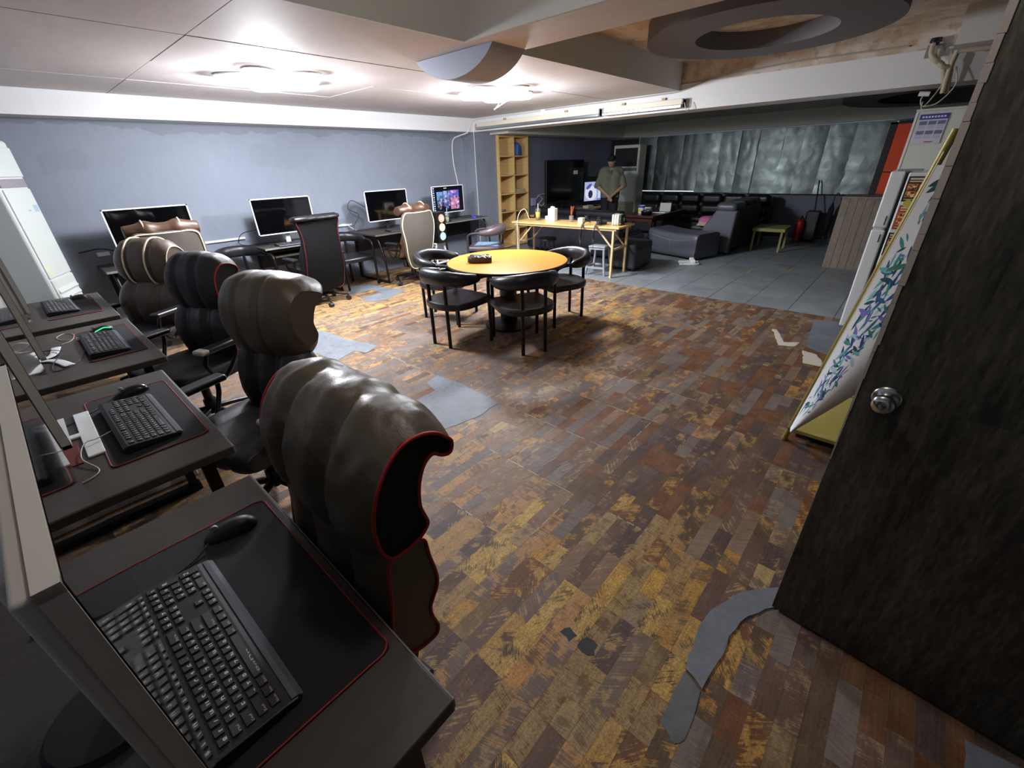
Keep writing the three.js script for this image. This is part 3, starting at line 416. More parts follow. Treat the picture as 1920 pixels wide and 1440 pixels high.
// ---------------------------------------------------------------- desks of the left row
function rowDesk(label, z0, z1, x1) {
  const t = thing('computer_desk', label, 'desk', [0, 0, 0], 0, 'dark desks in the left row');
  part('desk_top', RBB(-0.36, x1, 0.685, 0.72, z0, z1, 0.006, 2), MAT.desk, t);
  part('edge_band', RBB(x1 - 0.003, x1 + 0.003, 0.688, 0.717, z0 + 0.004, z1 - 0.004, 0.002, 1), MAT.silverDark, t);
  for (const z of [z0 + 0.06, z1 - 0.06]) { part('leg', [B(0.04, 0.685, 0.04, x1 - 0.09, 0.3425, z)], MAT.blackMetal, t); part('leg', [B(0.04, 0.685, 0.04, -0.3, 0.3425, z)], MAT.blackMetal, t); part('foot_bar', B(0.5, 0.04, 0.05, (x1 - 0.36) / 2, 0.02, z), MAT.blackMetal, t); }
  part('modesty_panel', BB(-0.33, -0.315, 0.3, 0.685, z0 + 0.08, z1 - 0.08), MAT.deskEdge, t);
  return t;
}
rowDesk('dark wood computer desk nearest to the camera', -1.43, -0.39, 0.235);
rowDesk('dark wood computer desk second from the camera', -2.74, -1.66, 0.258);
rowDesk('dark wood computer desk third from the camera', -4.07, -2.94, 0.32);
rowDesk('dark wood computer desk fourth from the camera, by the air conditioner', -5.3, -4.21, 0.305);
tag(part('red_card', RBB(-0.3, -0.13, 0.7205, 0.7235, -2.17, -1.97, 0.001, 1), std(0x6a1c1a, 0.7)), 'dark red card lying behind the white T shaped stand', 'card');
tag(part('power_strip', [RBB(-0.25, 0.22, 0.0, 0.045, -2.9, -2.82, 0.008), B(0.02, 0.01, 0.02, 0.1, 0.05, -2.86)], MAT.whitePlastic), 'white power strip on the floor between second and third desks', 'power strip');

// ---------------------------------------------------------------- gaming chairs
function wheelBase(t, R = 0.31, legMat = MAT.blackMetal) {
  for (let i = 0; i < 5; i++) { const a = i / 5 * Math.PI * 2 + 0.3, c = Math.cos(a), s = Math.sin(a); const l = part('leg', sweep([[0.03 * c, 0.13, 0.03 * s], [0.5 * R * c, 0.115, 0.5 * R * s], [R * c, 0.085, R * s]], u => [0.026 - 0.008 * u, 0.02 - 0.008 * u], 8, 8), legMat, t); const w = new THREE.CylinderGeometry(0.03, 0.03, 0.05, 14); w.rotateX(Math.PI / 2); w.rotateY(-a + 0.4); w.translate(R * c, 0.031, R * s); part('caster', [w, B(0.012, 0.03, 0.012, R * c, 0.07, R * s)], MAT.blackPlastic, l); }
  part('gas_lift', [CY(0.028, 0.028, 0.25, 0, 0.24, 0, 14), CY(0.04, 0.04, 0.1, 0, 0.15, 0, 14)], MAT.blackMetal, t);
}
function armrests(t, tip, y = 0.66, x = -0.02) {
  for (const s of [-1, 1]) { const a = part('armrest', RB(0.27, 0.035, 0.085, 0.015, x, y, s * 0.33), MAT.black, t); part('arm_loop', tube([[x - 0.1, y - 0.02, s * 0.335], [x - 0.12, y - 0.1, s * 0.335], [x - 0.02, 0.43, s * 0.3], [x + 0.08, y - 0.1, s * 0.335], [x + 0.1, y - 0.02, s * 0.335]], 0.013, 28, 8), MAT.blackMetal, a); if (tip) part('arm_cap', RB(0.06, 0.03, 0.088, 0.014, x - 0.12, y + 0.004, s * 0.33), MAT.silver, a); }
}
function paddedChair(label, p, turn, o) {
  const { leather, side = MAT.mesh, pipe, seams = [-0.36, 0.36], hw = 0.31, lhw = 0.28, head, lower, seamPipe, group = 'padded gaming chairs' } = o;
  const t = thing('gaming_chair', label, 'chair', p, turn, group);
  const EK = o.end ?? 0.3, PK = 1.005 - EK;
  const H = head || [[0.165, 0.83], [0.13, 0.95], [0.165, 1.08], [0.25, 1.17], [0.35, 1.165], [0.42, 1.1], [0.40, 1.06], [0.34, 1.095], [0.295, 1.04], [0.28, 0.95], [0.29, 0.85]];
  const L = lower || [[0.17, 0.44], [0.13, 0.58], [0.15, 0.74], [0.175, 0.89], [0.285, 0.89], [0.305, 0.8], [0.32, 0.66], [0.275, 0.56], [0.29, 0.42]];
  const scaled = (out, k, d = [0, 0]) => { const q = spline2(out, 60); let cx = d[0], cy = d[1]; q.forEach(a => { cx += a[0] / 60; cy += a[1] / 60; }); return q.map(a => [cx + (a[0] - cx) * k, cy + (a[1] - cy) * k]); };
  const hr = raw('headrest', cushion(H, hw, { seams, seam: o.seam || 0.034, seamW: o.seamW || 0.1, end: EK, pow: 4, nu: 56, np: 90, wrinkle: o.wrinkle ?? 0.006, seed: 5, capped: false, sc: o.sc || [0.03, -0.05], gather: o.gather ?? 0.006, topSeam: 0.45 }), leather, t);
  const bk = raw('backrest', cushion(L, lhw, { seams, seam: 0.028, seamW: 0.13, end: EK, pow: 4, nu: 44, np: 70, wrinkle: 0.005, seed: 8, capped: false, sc: [0.04, 0], topSeam: 0.6 }), o.lowLeather || leather, t);
  for (const s of [-1, 1]) {
    for (const [out, w, par, sm2, dd] of [[H, hw, hr, side, o.sc || [0.03, -0.05]], [L, lhw, bk, o.lowSide || side, [0.04, 0]]]) {
      const g = ext(scaled(out, PK, dd), 0.02); g.translate(0, 0, s > 0 ? w - 0.022 : -w + 0.002); part('side_panel', g, sm2, par);
      if (pipe) { const pp = tube(scaled(out, PK, dd).filter((_, i) => i % 2 === 0).map(a => [a[0], a[1], s * w]), 0.0042, 120, 6, true); part('piping', pp, pipe, par); }
    }
  }
  if (seamPipe) for (const s of seams) part('piping', tube(scaled(H, 1.0).filter((_, i) => i % 2 === 0).map(a => [a[0], a[1], s * hw]), 0.007, 100, 6, true), pipe, hr);
  raw('seat', cushion([[-0.28, 0.43], [-0.27, 0.5], [-0.1, 0.51], [0.2, 0.5], [0.26, 0.46], [0.2, 0.41], [-0.2, 0.4]], 0.27, { seams: [-0.55, 0.55], seam: 0.015, end: 0.18, nu: 24, np: 40 }), o.seatMat || MAT.blackSoft, t);
  part('seat_plate', B(0.3, 0.03, 0.3, 0, 0.385, 0), MAT.blackMetal, t);
  armrests(t, o.armTip, o.armY || 0.65); wheelBase(t); return t;
}
paddedChair('large olive leather gaming chair with red piping and black sides, nearest', [0.1, 0, -0.93], 0.0, { leather: MAT.olive, pipe: MAT.redPipe, armY: 0.62, hw: 0.29, lhw: 0.27, wrinkle: 0.01, gather: 0.012, end: 0.24, lowSide: MAT.olive });
const rolled = [[0.18, 0.77], [0.11, 0.9], [0.12, 1.06], [0.2, 1.175], [0.33, 1.19], [0.46, 1.135], [0.465, 1.1], [0.37, 1.04], [0.315, 0.92], [0.335, 0.8], [0.27, 0.75]];
paddedChair('olive leather gaming chair with plain seams, second from the camera', [0.47, 0, -2.22], 0.32, { leather: MAT.olive, side: MAT.olive, seams: [-0.25, 0.35], hw: 0.25, lhw: 0.25, seam: 0.014, seamW: 0.06, lowSide: MAT.blackSoft, lowLeather: MAT.blackSoft, end: 0.42, sc: [0.0, 0.02], armTip: true, head: rolled, lower: [[0.15, 0.42], [0.09, 0.58], [0.11, 0.74], [0.18, 0.86], [0.27, 0.87], [0.305, 0.78], [0.32, 0.66], [0.275, 0.56], [0.29, 0.42]] });
paddedChair('black gaming chair with red piping and purple lower side, third from the camera', [0.5, 0, -3.4], 0.4, { leather: MAT.blackSoft, side: MAT.black, lowSide: MAT.purple, pipe: MAT.redPipe, hw: 0.23, lhw: 0.26, seam: 0.024, armTip: true, end: 0.3, head: [[0.17, 0.78], [0.12, 0.92], [0.14, 1.07], [0.22, 1.165], [0.32, 1.17], [0.4, 1.12], [0.38, 1.07], [0.32, 1.03], [0.29, 0.92], [0.3, 0.8], [0.24, 0.76]], lower: [[0.15, 0.42], [0.09, 0.58], [0.1, 0.74], [0.17, 0.85], [0.27, 0.86], [0.31, 0.78], [0.33, 0.64], [0.3, 0.5], [0.29, 0.42]] });
paddedChair('brown leather gaming chair with cream piping, fourth from the camera', [0.45, 0, -4.6], 0.55, { leather: MAT.brown, side: MAT.brown, pipe: MAT.cream, seamPipe: true, hw: 0.26, lhw: 0.31, seams: [-0.4, 0.4], seam: 0.034, end: 0.34, lower: [[0.14, 0.4], [0.07, 0.56], [0.08, 0.72], [0.17, 0.85], [0.27, 0.86], [0.31, 0.78], [0.33, 0.64], [0.3, 0.5], [0.29, 0.4]] });

// chairs that show their backs: flat rear shell with piping, faced to the wall
function shellChair(label, p, turn, o) {
  const t = thing('gaming_chair', label, 'chair', p, turn, 'gaming chairs at the wall desks');
  const hc = spline2(o.half, 60, false), y0 = hc[0][1], y1 = hc[hc.length - 1][1];
  const half = y => { for (let i = 1; i < hc.length; i++) if (hc[i][1] >= y) { const a = hc[i - 1], b = hc[i]; return lerp(a[0], b[0], clamp((y - a[1]) / (b[1] - a[1] || 1))); } return hc[hc.length - 1][0]; };
  const bend = g => { const q = g.attributes.position; for (let i = 0; i < q.count; i++) { const y = q.getY(i), z = q.getZ(i); q.setX(i, q.getX(i) + (y - 0.6) * 0.16 - 0.35 * z * z + 0.03 * Math.sin((y - 0.3) * 5)); } g.computeVertexNormals(); return g; };
  const face = (x, f) => grid(20, 40, (u, v) => { const y = lerp(y0, y1, v), w = half(y), k = (u - 0.5) * 2 * f; return [x + 0.012 * f * (1 - k * k) * (x > 0.21 ? 1 : -1) * f, y, k * w, k * w, y]; });
  const sh = raw('back_shell', mergeGeometries([flat(bend(face(0.226, -1))), flat(bend(face(0.196, 1)))]), o.shell, t);
  const ring = [...hc.map(a => [0.211, a[1], a[0]]), ...hc.slice().reverse().map(a => [0.211, a[1], -a[0]])].filter((_, i) => i % 3 === 0);
  part('edge_roll', bend(tube(ring, 0.017, 160, 8, true)), o.shell, sh); part('piping', bend(tube(ring.map(a => [0.229, a[1], a[2] * 0.985]), o.pipeR || 0.0075, 160, 6, true)), o.pipe, sh);
  raw('backrest', bend(cushion([[0.08, 0.42], [0.05, 0.6], [0.08, 0.8], [0.07, o.top - 0.08], [0.11, o.top - 0.03], [0.16, o.top - 0.05], [0.17, 0.6], [0.16, 0.42]], o.w || 0.26, { seams: [-0.5, 0.5], seam: 0.025, end: 0.25, nu: 30, np: 50, widthAt: y => 0.85 + 0.2 * Math.cos((y - 0.55) * 6) })), o.leather, t);
  if (o.roll) raw('top_roll', bend(cushion([[0.12, o.top - 0.06], [0.1, o.top - 0.01], [0.16, o.top + 0.02], [0.25, o.top + 0.012], [0.27, o.top - 0.03], [0.2, o.top - 0.05]], 0.3, { seams: [-0.3, 0.3], seam: 0.008, end: 0.25 })), o.leather, t);
  if (o.pillow) {
    const pl = raw('head_pillow', bend(cushion([[0.06, o.top - 0.03], [0.04, o.top + 0.03], [0.1, o.top + 0.09], [0.18, o.top + 0.07], [0.2, o.top], [0.14, o.top - 0.05]], 0.3, { seams: [-0.42, 0.42], seam: -0.025, seamW: 0.2, end: 0.2, nu: 40, np: 40, wrinkle: 0.008 })), o.pillow, t);
    for (const s of [-1, 1]) part('piping', bend(tube(spline2([[0.05, o.top - 0.04], [0.03, o.top + 0.04], [0.1, o.top + 0.12], [0.19, o.top + 0.085], [0.212, o.top], [0.15, o.top - 0.06]], 16).map(a => [a[0], a[1], s * 0.145]), 0.007, 60, 6, true)), MAT.cream, pl);
  }
  raw('seat', cushion([[-0.34, 0.43], [-0.33, 0.5], [-0.16, 0.51], [0.06, 0.5], [0.12, 0.46], [0.06, 0.41], [-0.26, 0.4]], 0.27, { seams: [-0.55, 0.55], seam: 0.015, end: 0.18, nu: 24, np: 40 }), o.leather, t);
  part('seat_plate', B(0.3, 0.03, 0.3, 0, 0.385, 0), MAT.blackMetal, t);
  armrests(t, false, 0.63); wheelBase(t); return t;
}
shellChair('gaming chair with taupe back and brown cream-piped pillow, before the leftmost wall monitor', [0.99, 0, -5.62], -Math.PI / 2 - 0.06, { half: [[0.1, 0.28], [0.22, 0.34], [0.3, 0.6], [0.28, 0.86], [0.27, 1.1], [0.2, 1.14], [0.07, 1.14]], shell: MAT.taupe, leather: MAT.brown, pillow: MAT.tan, pipe: MAT.cream, top: 1.14 });
shellChair('black high back chair with red piping seen from behind', [2.55, 0, -5.8], -Math.PI / 2 + 0.08, { half: [[0.1, 0.2], [0.24, 0.21], [0.27, 0.4], [0.255, 0.7], [0.25, 0.92], [0.285, 1.08], [0.27, 1.13], [0.1, 1.14]], shell: phys(0x0a0a0c, 0.8, { specularIntensity: 0.3, bumpMap: T.leather, bumpScale: 0.0008 }), leather: MAT.black, pipe: std(0x6a1a18, 0.6), pipeR: 0.004, top: 1.13, roll: true });
shellChair('gaming chair with taupe back, cream piping and tan neck pillow', [4.02, 0, -5.72], -Math.PI / 2 + 0.12, { half: [[0.08, 0.24], [0.17, 0.28], [0.25, 0.45], [0.29, 0.66], [0.325, 0.88], [0.28, 1.02], [0.24, 1.05], [0.08, 1.045]], shell: MAT.taupe, leather: MAT.tan, pillow: MAT.tan, pipe: MAT.cream, top: 1.06 });

// ---------------------------------------------------------------- desks along the blue wall
function wallDesk(label, x0, x1, z1, open) {
  const t = thing('computer_desk', label, 'desk', [0, 0, 0], 0, 'dark desks along the blue wall'), z0 = -6.86;
  part('desk_top', RBB(x0, x1, 0.712, 0.74, z0, z1, 0.005, 2), MAT.desk, t);
  part('edge_band', RBB(x0 + 0.004, x1 - 0.004, 0.714, 0.738, z1 - 0.002, z1 + 0.003, 0.002, 1), MAT.silverDark, t);
  for (const x of [x0 + 0.07, x1 - 0.07]) { part('leg', tube([[x, 0.71, z1 - 0.12], [x, 0.6, z1 - 0.04], [x, 0.35, z1 + 0.04], [x, 0.02, z1 + 0.06]], 0.016, 24, 8), MAT.blackMetal, t); part('leg', B(0.035, 0.71, 0.035, x, 0.355, z0 + 0.09), MAT.blackMetal, t); part('foot_bar', beam([x, 0.02, z0 + 0.07], [x, 0.02, z1 + 0.07], 0.03, 0.03), MAT.blackMetal, t); }
  part('modesty_panel', BB(x0 + 0.09, x1 - 0.09, 0.42, 0.71, z0 + 0.12, z0 + 0.135), MAT.deskEdge, t);
  if (open) part('keyboard_tray', BB(x0 + 0.12, x1 - 0.12, 0.6, 0.615, z1 - 0.4, z1 - 0.03), MAT.desk, t);
  return t;
}
wallDesk('dark wall desk behind the brown chairs at the left end of the blue wall', 0.5, 1.62, -6.25);
wallDesk('dark wall desk under the monitor with the orange reflection', 2.11, 3.08, -6.24, true);
wallDesk('dark wall desk behind the taupe chair with neck pillow', 3.63, 4.72, -6.02);
wallDesk('dark wall desk under the lit monitor by the bookshelf', 5.08, 6.33, -6.24);
const picture = canvasTex(640, 360, (c, w, h) => {
  c.fillStyle = '#10131c'; c.fillRect(0, 0, w, h); c.fillStyle = '#0b0d12'; c.fillRect(0, 0, w, 46);
  const g = (x, y, a, b, p, q) => { const k = c.createLinearGradient(x, y, x + a, y + b); k.addColorStop(0, p); k.addColorStop(1, q); c.fillStyle = k; c.fillRect(x, y, a, b); };
  g(84, 70, 130, 200, '#7fb5ea', '#26406e'); g(222, 62, 130, 220, '#a9bff2', '#30366a'); g(362, 56, 190, 96, '#9a78ea', '#4a38a8'); g(362, 158, 190, 168, '#e19aa8', '#8e4f8a');
  const r = rng(4); for (let i = 0; i < 120; i++) { c.fillStyle = ['#e8eefc', '#5a76c8', '#c885c0', '#22315e', '#f0c2b8', '#34204e'][Math.floor(r() * 6)]; c.globalAlpha = 0.5; c.beginPath(); c.ellipse(90 + r() * 450, 70 + r() * 250, 4 + r() * 16, 6 + r() * 26, r() * 3, 0, 7); c.fill(); } c.globalAlpha = 1;
  c.fillStyle = '#e6e8ee'; c.fillRect(236, 18, 60, 10); for (let i = 0; i < 11; i++) { c.fillStyle = i % 2 ? '#9fb0d8' : '#dfe5f5'; c.fillRect(14, 12 + i * 30, 26, 16); }
});
const face = -Math.PI / 2, wm = 'white framed monitors along the blue wall', wf = { w: 0.78, h: 0.45, y0: 0.14, frame: MAT.whitePlastic, back: MAT.blackPlastic, group: wm, thick: 0.03 };
monitor('tilted white framed monitor at the left end of the blue wall', [1.08, 0.74, -6.42], face, { ...wf, foot: 'V', fm: MAT.blackPlastic });
monitor('white framed monitor with an orange table reflection behind the black chair', [2.54, 0.74, -6.42], face, { ...wf, foot: 'T' });
monitor('white framed dark monitor behind the neck pillow chair', [4.18, 0.74, -6.42], face, { ...wf, foot: 'O', fm: MAT.blackPlastic });
monitor('white framed monitor showing a colourful blue and purple game lobby', [5.47, 0.74, -6.42], face + 0.03, { ...wf, w: 0.76, foot: 'O', fm: MAT.blackPlastic, pic: std(0x08080a, 0.15, { emissiveMap: picture, emissive: 0xffffff, emissiveIntensity: 0.85 }) });
{ const l = new THREE.RectAreaLight(0x9db4ff, 0.35, 0.72, 0.4); l.position.set(5.47, 1.1, -6.39); l.lookAt(5.47, 1.1, 0); l.name = 'screen_glow_light'; scene.add(l); }
copyOf(kb0, [2.55, 0.7405, -6.32], face, 'black keyboard on the wall desk beside the black high back chair');
copyOf(kb0, [4.2, 0.7405, -6.16], face, 'black keyboard on the wall desk behind the neck pillow chair');
copyOf(kb0, [5.6, 0.7405, -6.34], face, 'black keyboard on the wall desk under the lit game monitor');
mouse('small blue lit mouse on the wall desk under the game monitor', [6.02, 0.741, -6.36], face, std(0x2c3a86, 0.35, { emissive: 0x2f45ff, emissiveIntensity: 0.25 }));
{ const t = thing('iced_drink_cup', 'clear takeaway cup with pale drink and straw on the wall desk', 'cup', [5.3, 0.74, -6.3]);
  part('cup', lathe([[0.0, 0.001], [0.03, 0.001], [0.042, 0.12], [0.043, 0.125]]), phys(0xeef2ee, 0.1, { transmission: 0.9, thickness: 0 }), t); part('drink', lathe([[0, 0.004], [0.028, 0.004], [0.036, 0.075], [0, 0.075]]), std(0xc9cfa8, 0.4), t); part('dome_lid', lathe([[0.044, 0.122], [0.04, 0.15], [0.02, 0.172], [0.01, 0.175]]), phys(0xf4f6f6, 0.1, { transmission: 0.9, thickness: 0 }), t); part('straw', bar([0.0, 0.05, 0], [0.008, 0.23, 0.0], 0.004), MAT.whitePlastic, t); }
{ const t = thing('computer_tower', 'black computer tower with three glowing rainbow fans beside the neck pillow chair', 'computer', [4.9, 0.452, -6.2], 0.1);
  part('case', RB(0.2, 0.5, 0.4, 0.01, 0, 0.25, 0), MAT.blackPlastic, t); const cols = [0xff9a7a, 0xffc9a0, 0x9fd8ff];
  for (let i = 0; i < 3; i++) { const g = new THREE.TorusGeometry(0.052, 0.014, 8, 28); g.translate(0, 0.4 - i * 0.145, 0.2); const f = part('fan', g, std(0x303030, 0.4, { emissive: cols[i], emissiveIntensity: 1.3 }), t); const b = []; for (let k = 0; k < 7; k++) { const q = B(0.04, 0.014, 0.003, 0.022, 0, 0); q.rotateZ(k / 7 * 6.283); b.push(q.translate(0, 0.4 - i * 0.145, 0.202)); } part('fan_blade', b, std(0xd8dcf0, 0.4, { emissive: 0xd8e2ff, emissiveIntensity: 0.6 }), f); }
  const l = new THREE.RectAreaLight(0xffd8c0, 1.2, 0.1, 0.38); l.position.set(0, 0.255, 0.225); l.lookAt(V(0, 0.255, 5)); l.rotation.set(0, Math.PI, 0); l.name = 'fan_glow_light'; t.add(l); }
// plastic stools
function stool(label, p, turn, mat, h = 0.45, w = 0.3, group) {
  const t = thing('plastic_stool', label, 'stool', p, turn, group);
  part('seat', [RB(w, 0.025, w, 0.01, 0, h - 0.0125, 0), B(w - 0.02, 0.04, w - 0.02, 0, h - 0.035, 0)], mat, t);
  for (const a of [-1, 1]) for (const b of [-1, 1]) part('leg', sweep([[a * (w / 2 - 0.03), h - 0.02, b * (w / 2 - 0.03)], [a * (w / 2 - 0.01), h / 2, b * (w / 2 - 0.01)], [a * (w / 2 + 0.025), 0, b * (w / 2 + 0.025)]], () => [0.02, 0.02], 8, 4, V(0.3, 0, 1)), mat, t);
  for (const a of [-1, 1]) { part('rail', B(0.012, 0.03, w + 0.01, a * (w / 2 + 0.008), 0.12, 0), mat, t); part('rail', B(w + 0.01, 0.03, 0.012, 0, 0.12, a * (w / 2 + 0.008)), mat, t); }
  return t;
}
stool('white plastic stool holding the glowing computer tower', [4.9, 0, -6.2], 0.1, MAT.whitePlastic, 0.45, 0.26);
// wall cabling
const trunk = struct('trim_5');
part('cable_trunk', [BB(0.55, 0.66, 0.83, 0.87, -6.9, -6.87)], MAT.whitePlastic, trunk); part('cable_trunk', BB(1.5, 2.12, 0.82, 0.845, -6.9, -6.875), MAT.whitePlastic, trunk); part('cable_trunk', BB(3.0, 3.75, 0.82, 0.845, -6.9, -6.875), MAT.whitePlastic, trunk);
cord('black cables hanging in loops left of the second wall monitor', [[2.2, 0.95, -6.6], [2.05, 0.9, -6.75], [2.0, 0.78, -6.8], [2.1, 0.75, -6.7], [2.25, 0.76, -6.6], [2.35, 0.745, -6.55]], 0.005);
cord('black cables looping left of the third wall monitor', [[3.85, 1.1, -6.55], [3.72, 1.2, -6.7], [3.68, 1.08, -6.78], [3.8, 0.98, -6.7], [3.68, 0.82, -6.7], [3.7, 0.75, -6.65], [3.95, 0.745, -6.6]], 0.005);
cord('white cable curling left of the third wall monitor', [[3.45, 0.83, -6.86], [3.58, 0.86, -6.8], [3.66, 0.8, -6.75], [3.72, 0.745, -6.7]], 0.005, MAT.whiteCable);
cord('bundle of black cables between air conditioner and leftmost wall monitor', [[0.4, 0.9, -6.8], [0.6, 0.92, -6.75], [0.75, 0.84, -6.7], [0.72, 0.68, -6.75], [0.82, 0.62, -6.8], [0.95, 0.7, -6.7]], 0.008);
cord('white cable loop beneath the leftmost wall monitor', [[0.95, 0.84, -6.6], [0.78, 0.82, -6.5], [0.72, 0.77, -6.45], [0.8, 0.745, -6.4], [0.95, 0.743, -6.42]], 0.007, MAT.whiteCable);
cord('white conduit pipe dropping down the corner of the blue wall', [[6.352, 2.38, -5.0], [6.352, 2.38, -6.2], [6.33, 2.375, -6.5], [6.28, 2.3, -6.56], [6.22, 2.18, -6.58], [6.12, 2.13, -6.7], [6.08, 2.05, -6.86], [6.08, 1.7, -6.885], [6.15, 1.3, -6.885], [6.18, 0.8, -6.885]], 0.012, MAT.whiteCable, 'conduit');

// ---------------------------------------------------------------- tub chairs and round table
function tubChair(label, p, turn, o = {}) {       // faces -X
  const { pad = MAT.black, frame = MAT.blackMetal, seatMat = pad, group = 'black tub chairs at the round table' } = o, t = thing('tub_armchair', label, 'chair', p, turn, group);
  const arc = [[-0.24, 0.66, 0.27], [-0.08, 0.665, 0.285], [0.1, 0.68, 0.27], [0.235, 0.70, 0.15], [0.265, 0.705, 0], [0.235, 0.70, -0.15], [0.1, 0.68, -0.27], [-0.08, 0.665, -0.285], [-0.24, 0.66, -0.27]];
  for (const s of [-1, 1]) { part('leg', tube([[-0.27, 0, s * 0.26], [-0.272, 0.3, s * 0.262], [-0.272, 0.55, s * 0.265], [-0.25, 0.635, s * 0.268], [-0.17, 0.664, s * 0.276], [-0.05, 0.668, s * 0.285]], 0.018, 40, 10), frame, t); part('leg', tube([[0.23, 0, s * 0.115], [0.23, 0.3, s * 0.115], [0.232, 0.66, s * 0.115]], 0.018, 16, 10), frame, t); }
  part('backrest', sweep(arc.slice(1, 8), u => { const k = Math.max(0, Math.sin(Math.PI * u)); return [0.018 + 0.032 * Math.pow(k, 0.4), 0.018 + 0.056 * Math.pow(k, 0.45)]; }, 60, 16), pad, t, 0);
  const sh = new THREE.Shape(); sh.moveTo(-0.25, -0.245); sh.lineTo(0.02, -0.255); sh.bezierCurveTo(0.2, -0.25, 0.25, -0.12, 0.25, 0); sh.bezierCurveTo(0.25, 0.12, 0.2, 0.25, 0.02, 0.255); sh.lineTo(-0.25, 0.245); sh.bezierCurveTo(-0.28, 0.1, -0.28, -0.1, -0.25, -0.245);
  const g = ext(sh, 0.03, 0.022, 20); g.rotateX(-Math.PI / 2); g.translate(0, 0.405, 0); part('seat', g, seatMat, t);
  part('seat_frame', [bar([-0.27, 0.395, -0.262], [-0.27, 0.395, 0.262], 0.011), bar([0.23, 0.395, -0.115], [0.23, 0.395, 0.115], 0.011), bar([-0.27, 0.395, 0.262], [0.23, 0.395, 0.115], 0.011), bar([-0.27, 0.395, -0.262], [0.23, 0.395, -0.115], 0.011)], frame, t);
  return t;
}
const look = (p, q) => Math.atan2(-(p[2] - q[2]), p[0] - q[0]);      // turn so that local -X points from p to q
const TC = [3.4, 0, -3.12];
const seats = [[[3.17, 0, -3.93], 'black tub chair pushed in at the far left of the round table'], [[2.73, 0, -3.24], 'black tub chair at the left of the round table, near two grey floor patches'], [[3.02, 0, -2.57], 'black tub chair at the front of the round table, back to the camera'], [[3.94, 0, -2.8], 'black tub chair at the right of the round table by the folding table']];
const tub0 = tubChair(seats[0][1], seats[0][0], look(seats[0][0], [3.5, 0, -3.1]));
copyOf(tub0, seats[1][0], Math.PI + 0.05, seats[1][1]); copyOf(tub0, seats[2][0], look(seats[2][0], [3.26, 0, -3.05]), seats[2][1]); copyOf(tub0, seats[3][0], look(seats[3][0], [3.4, 0, -2.62 - 0.35]), seats[3][1]);
copyOf(tub0, [1.87, 0, -6.4], Math.PI / 2 + 0.1, 'black tub chair between the two leftmost wall desks', 'tub chairs at the wall desks');
copyOf(tub0, [3.32, 0, -6.36], Math.PI / 2 + 0.05, 'black tub chair between the black high back chair and the taupe chair', 'tub chairs at the wall desks');
tubChair('brown tub chair with a blue cloth on its seat', [5.2, 0, -5.2], look([5.2, 0, -5.2], [4.75, 0, -5.9]), { pad: phys(0x4a3f42, 0.4, { bumpMap: T.leather, bumpScale: 0.0006 }), frame: std(0x2c282a, 0.5), group: 'tub chairs at the wall desks' });
{ const g = grid(16, 16, (u, v) => [-0.2 + 0.4 * u, 0.452 + 0.012 * fbm(u * 4, v * 4, 3, 7) + (v > 0.85 ? -(v - 0.85) * 0.2 : 0), -0.2 + 0.42 * v]); const m = raw('seat_cloth', mergeGeometries([flat(g), flat(g.clone().translate(0, -0.004, 0))]), std(0x6c8aa0, 0.9)); m.position.set(5.2, 0.006, -5.2); m.rotation.y = look([5.2, 0, -5.2], [4.75, 0, -5.9]); tag(m, 'crumpled light blue cloth lying on the brown tub chair', 'cloth'); }
{
  const t = thing('round_table', 'round orange wood table on a black pedestal', 'table', [TC[0], 0, TC[2]]);
  const top = part('table_top', lathe([[0, 0.698], [0.625, 0.698], [0.638, 0.702], [0.64, 0.715], [0.634, 0.72], [0, 0.72]], 72), MAT.cherry, t); part('table_edge', lathe([[0.628, 0.69], [0.643, 0.694], [0.645, 0.714], [0.64, 0.7195], [0.636, 0.7]], 72), MAT.blackPlastic, top);
  part('pedestal', lathe([[0.095, 0.69], [0.095, 0.05], [0.0, 0.05]], 36), MAT.black, t); part('base', lathe([[0.0, 0.05], [0.1, 0.05], [0.14, 0.035], [0.26, 0.02], [0.275, 0.008], [0.27, 0]], 48), MAT.blackMetal, t); part('support', [B(0.7, 0.03, 0.06, 0, 0.68, 0), B(0.06, 0.03, 0.7, 0, 0.68, 0)], MAT.blackMetal, t);
}
{ const t = thing('leather_pouch', 'shiny dark brown leather pouch on the round table', 'pouch', [3.15, 0.72, -3.28], 0.75); const pm = phys(0x35211a, 0.22, { bumpMap: T.creases, bumpScale: 0.003 });
  raw('body', cushion([[-0.06, 0.004], [-0.062, 0.04], [-0.03, 0.072], [0.03, 0.07], [0.062, 0.04], [0.06, 0.004], [0, 0.002]], 0.125, { end: 0.3, pow: 3, wrinkle: 0.012, nu: 24, np: 40 }), pm, t); part('zip', tube([[0, 0.073, -0.1], [0.004, 0.076, 0], [0, 0.073, 0.1]], 0.003, 20, 6), MAT.steel, t); part('flap', RB(0.05, 0.006, 0.2, 0.003, 0.015, 0.074, 0), pm, t); }

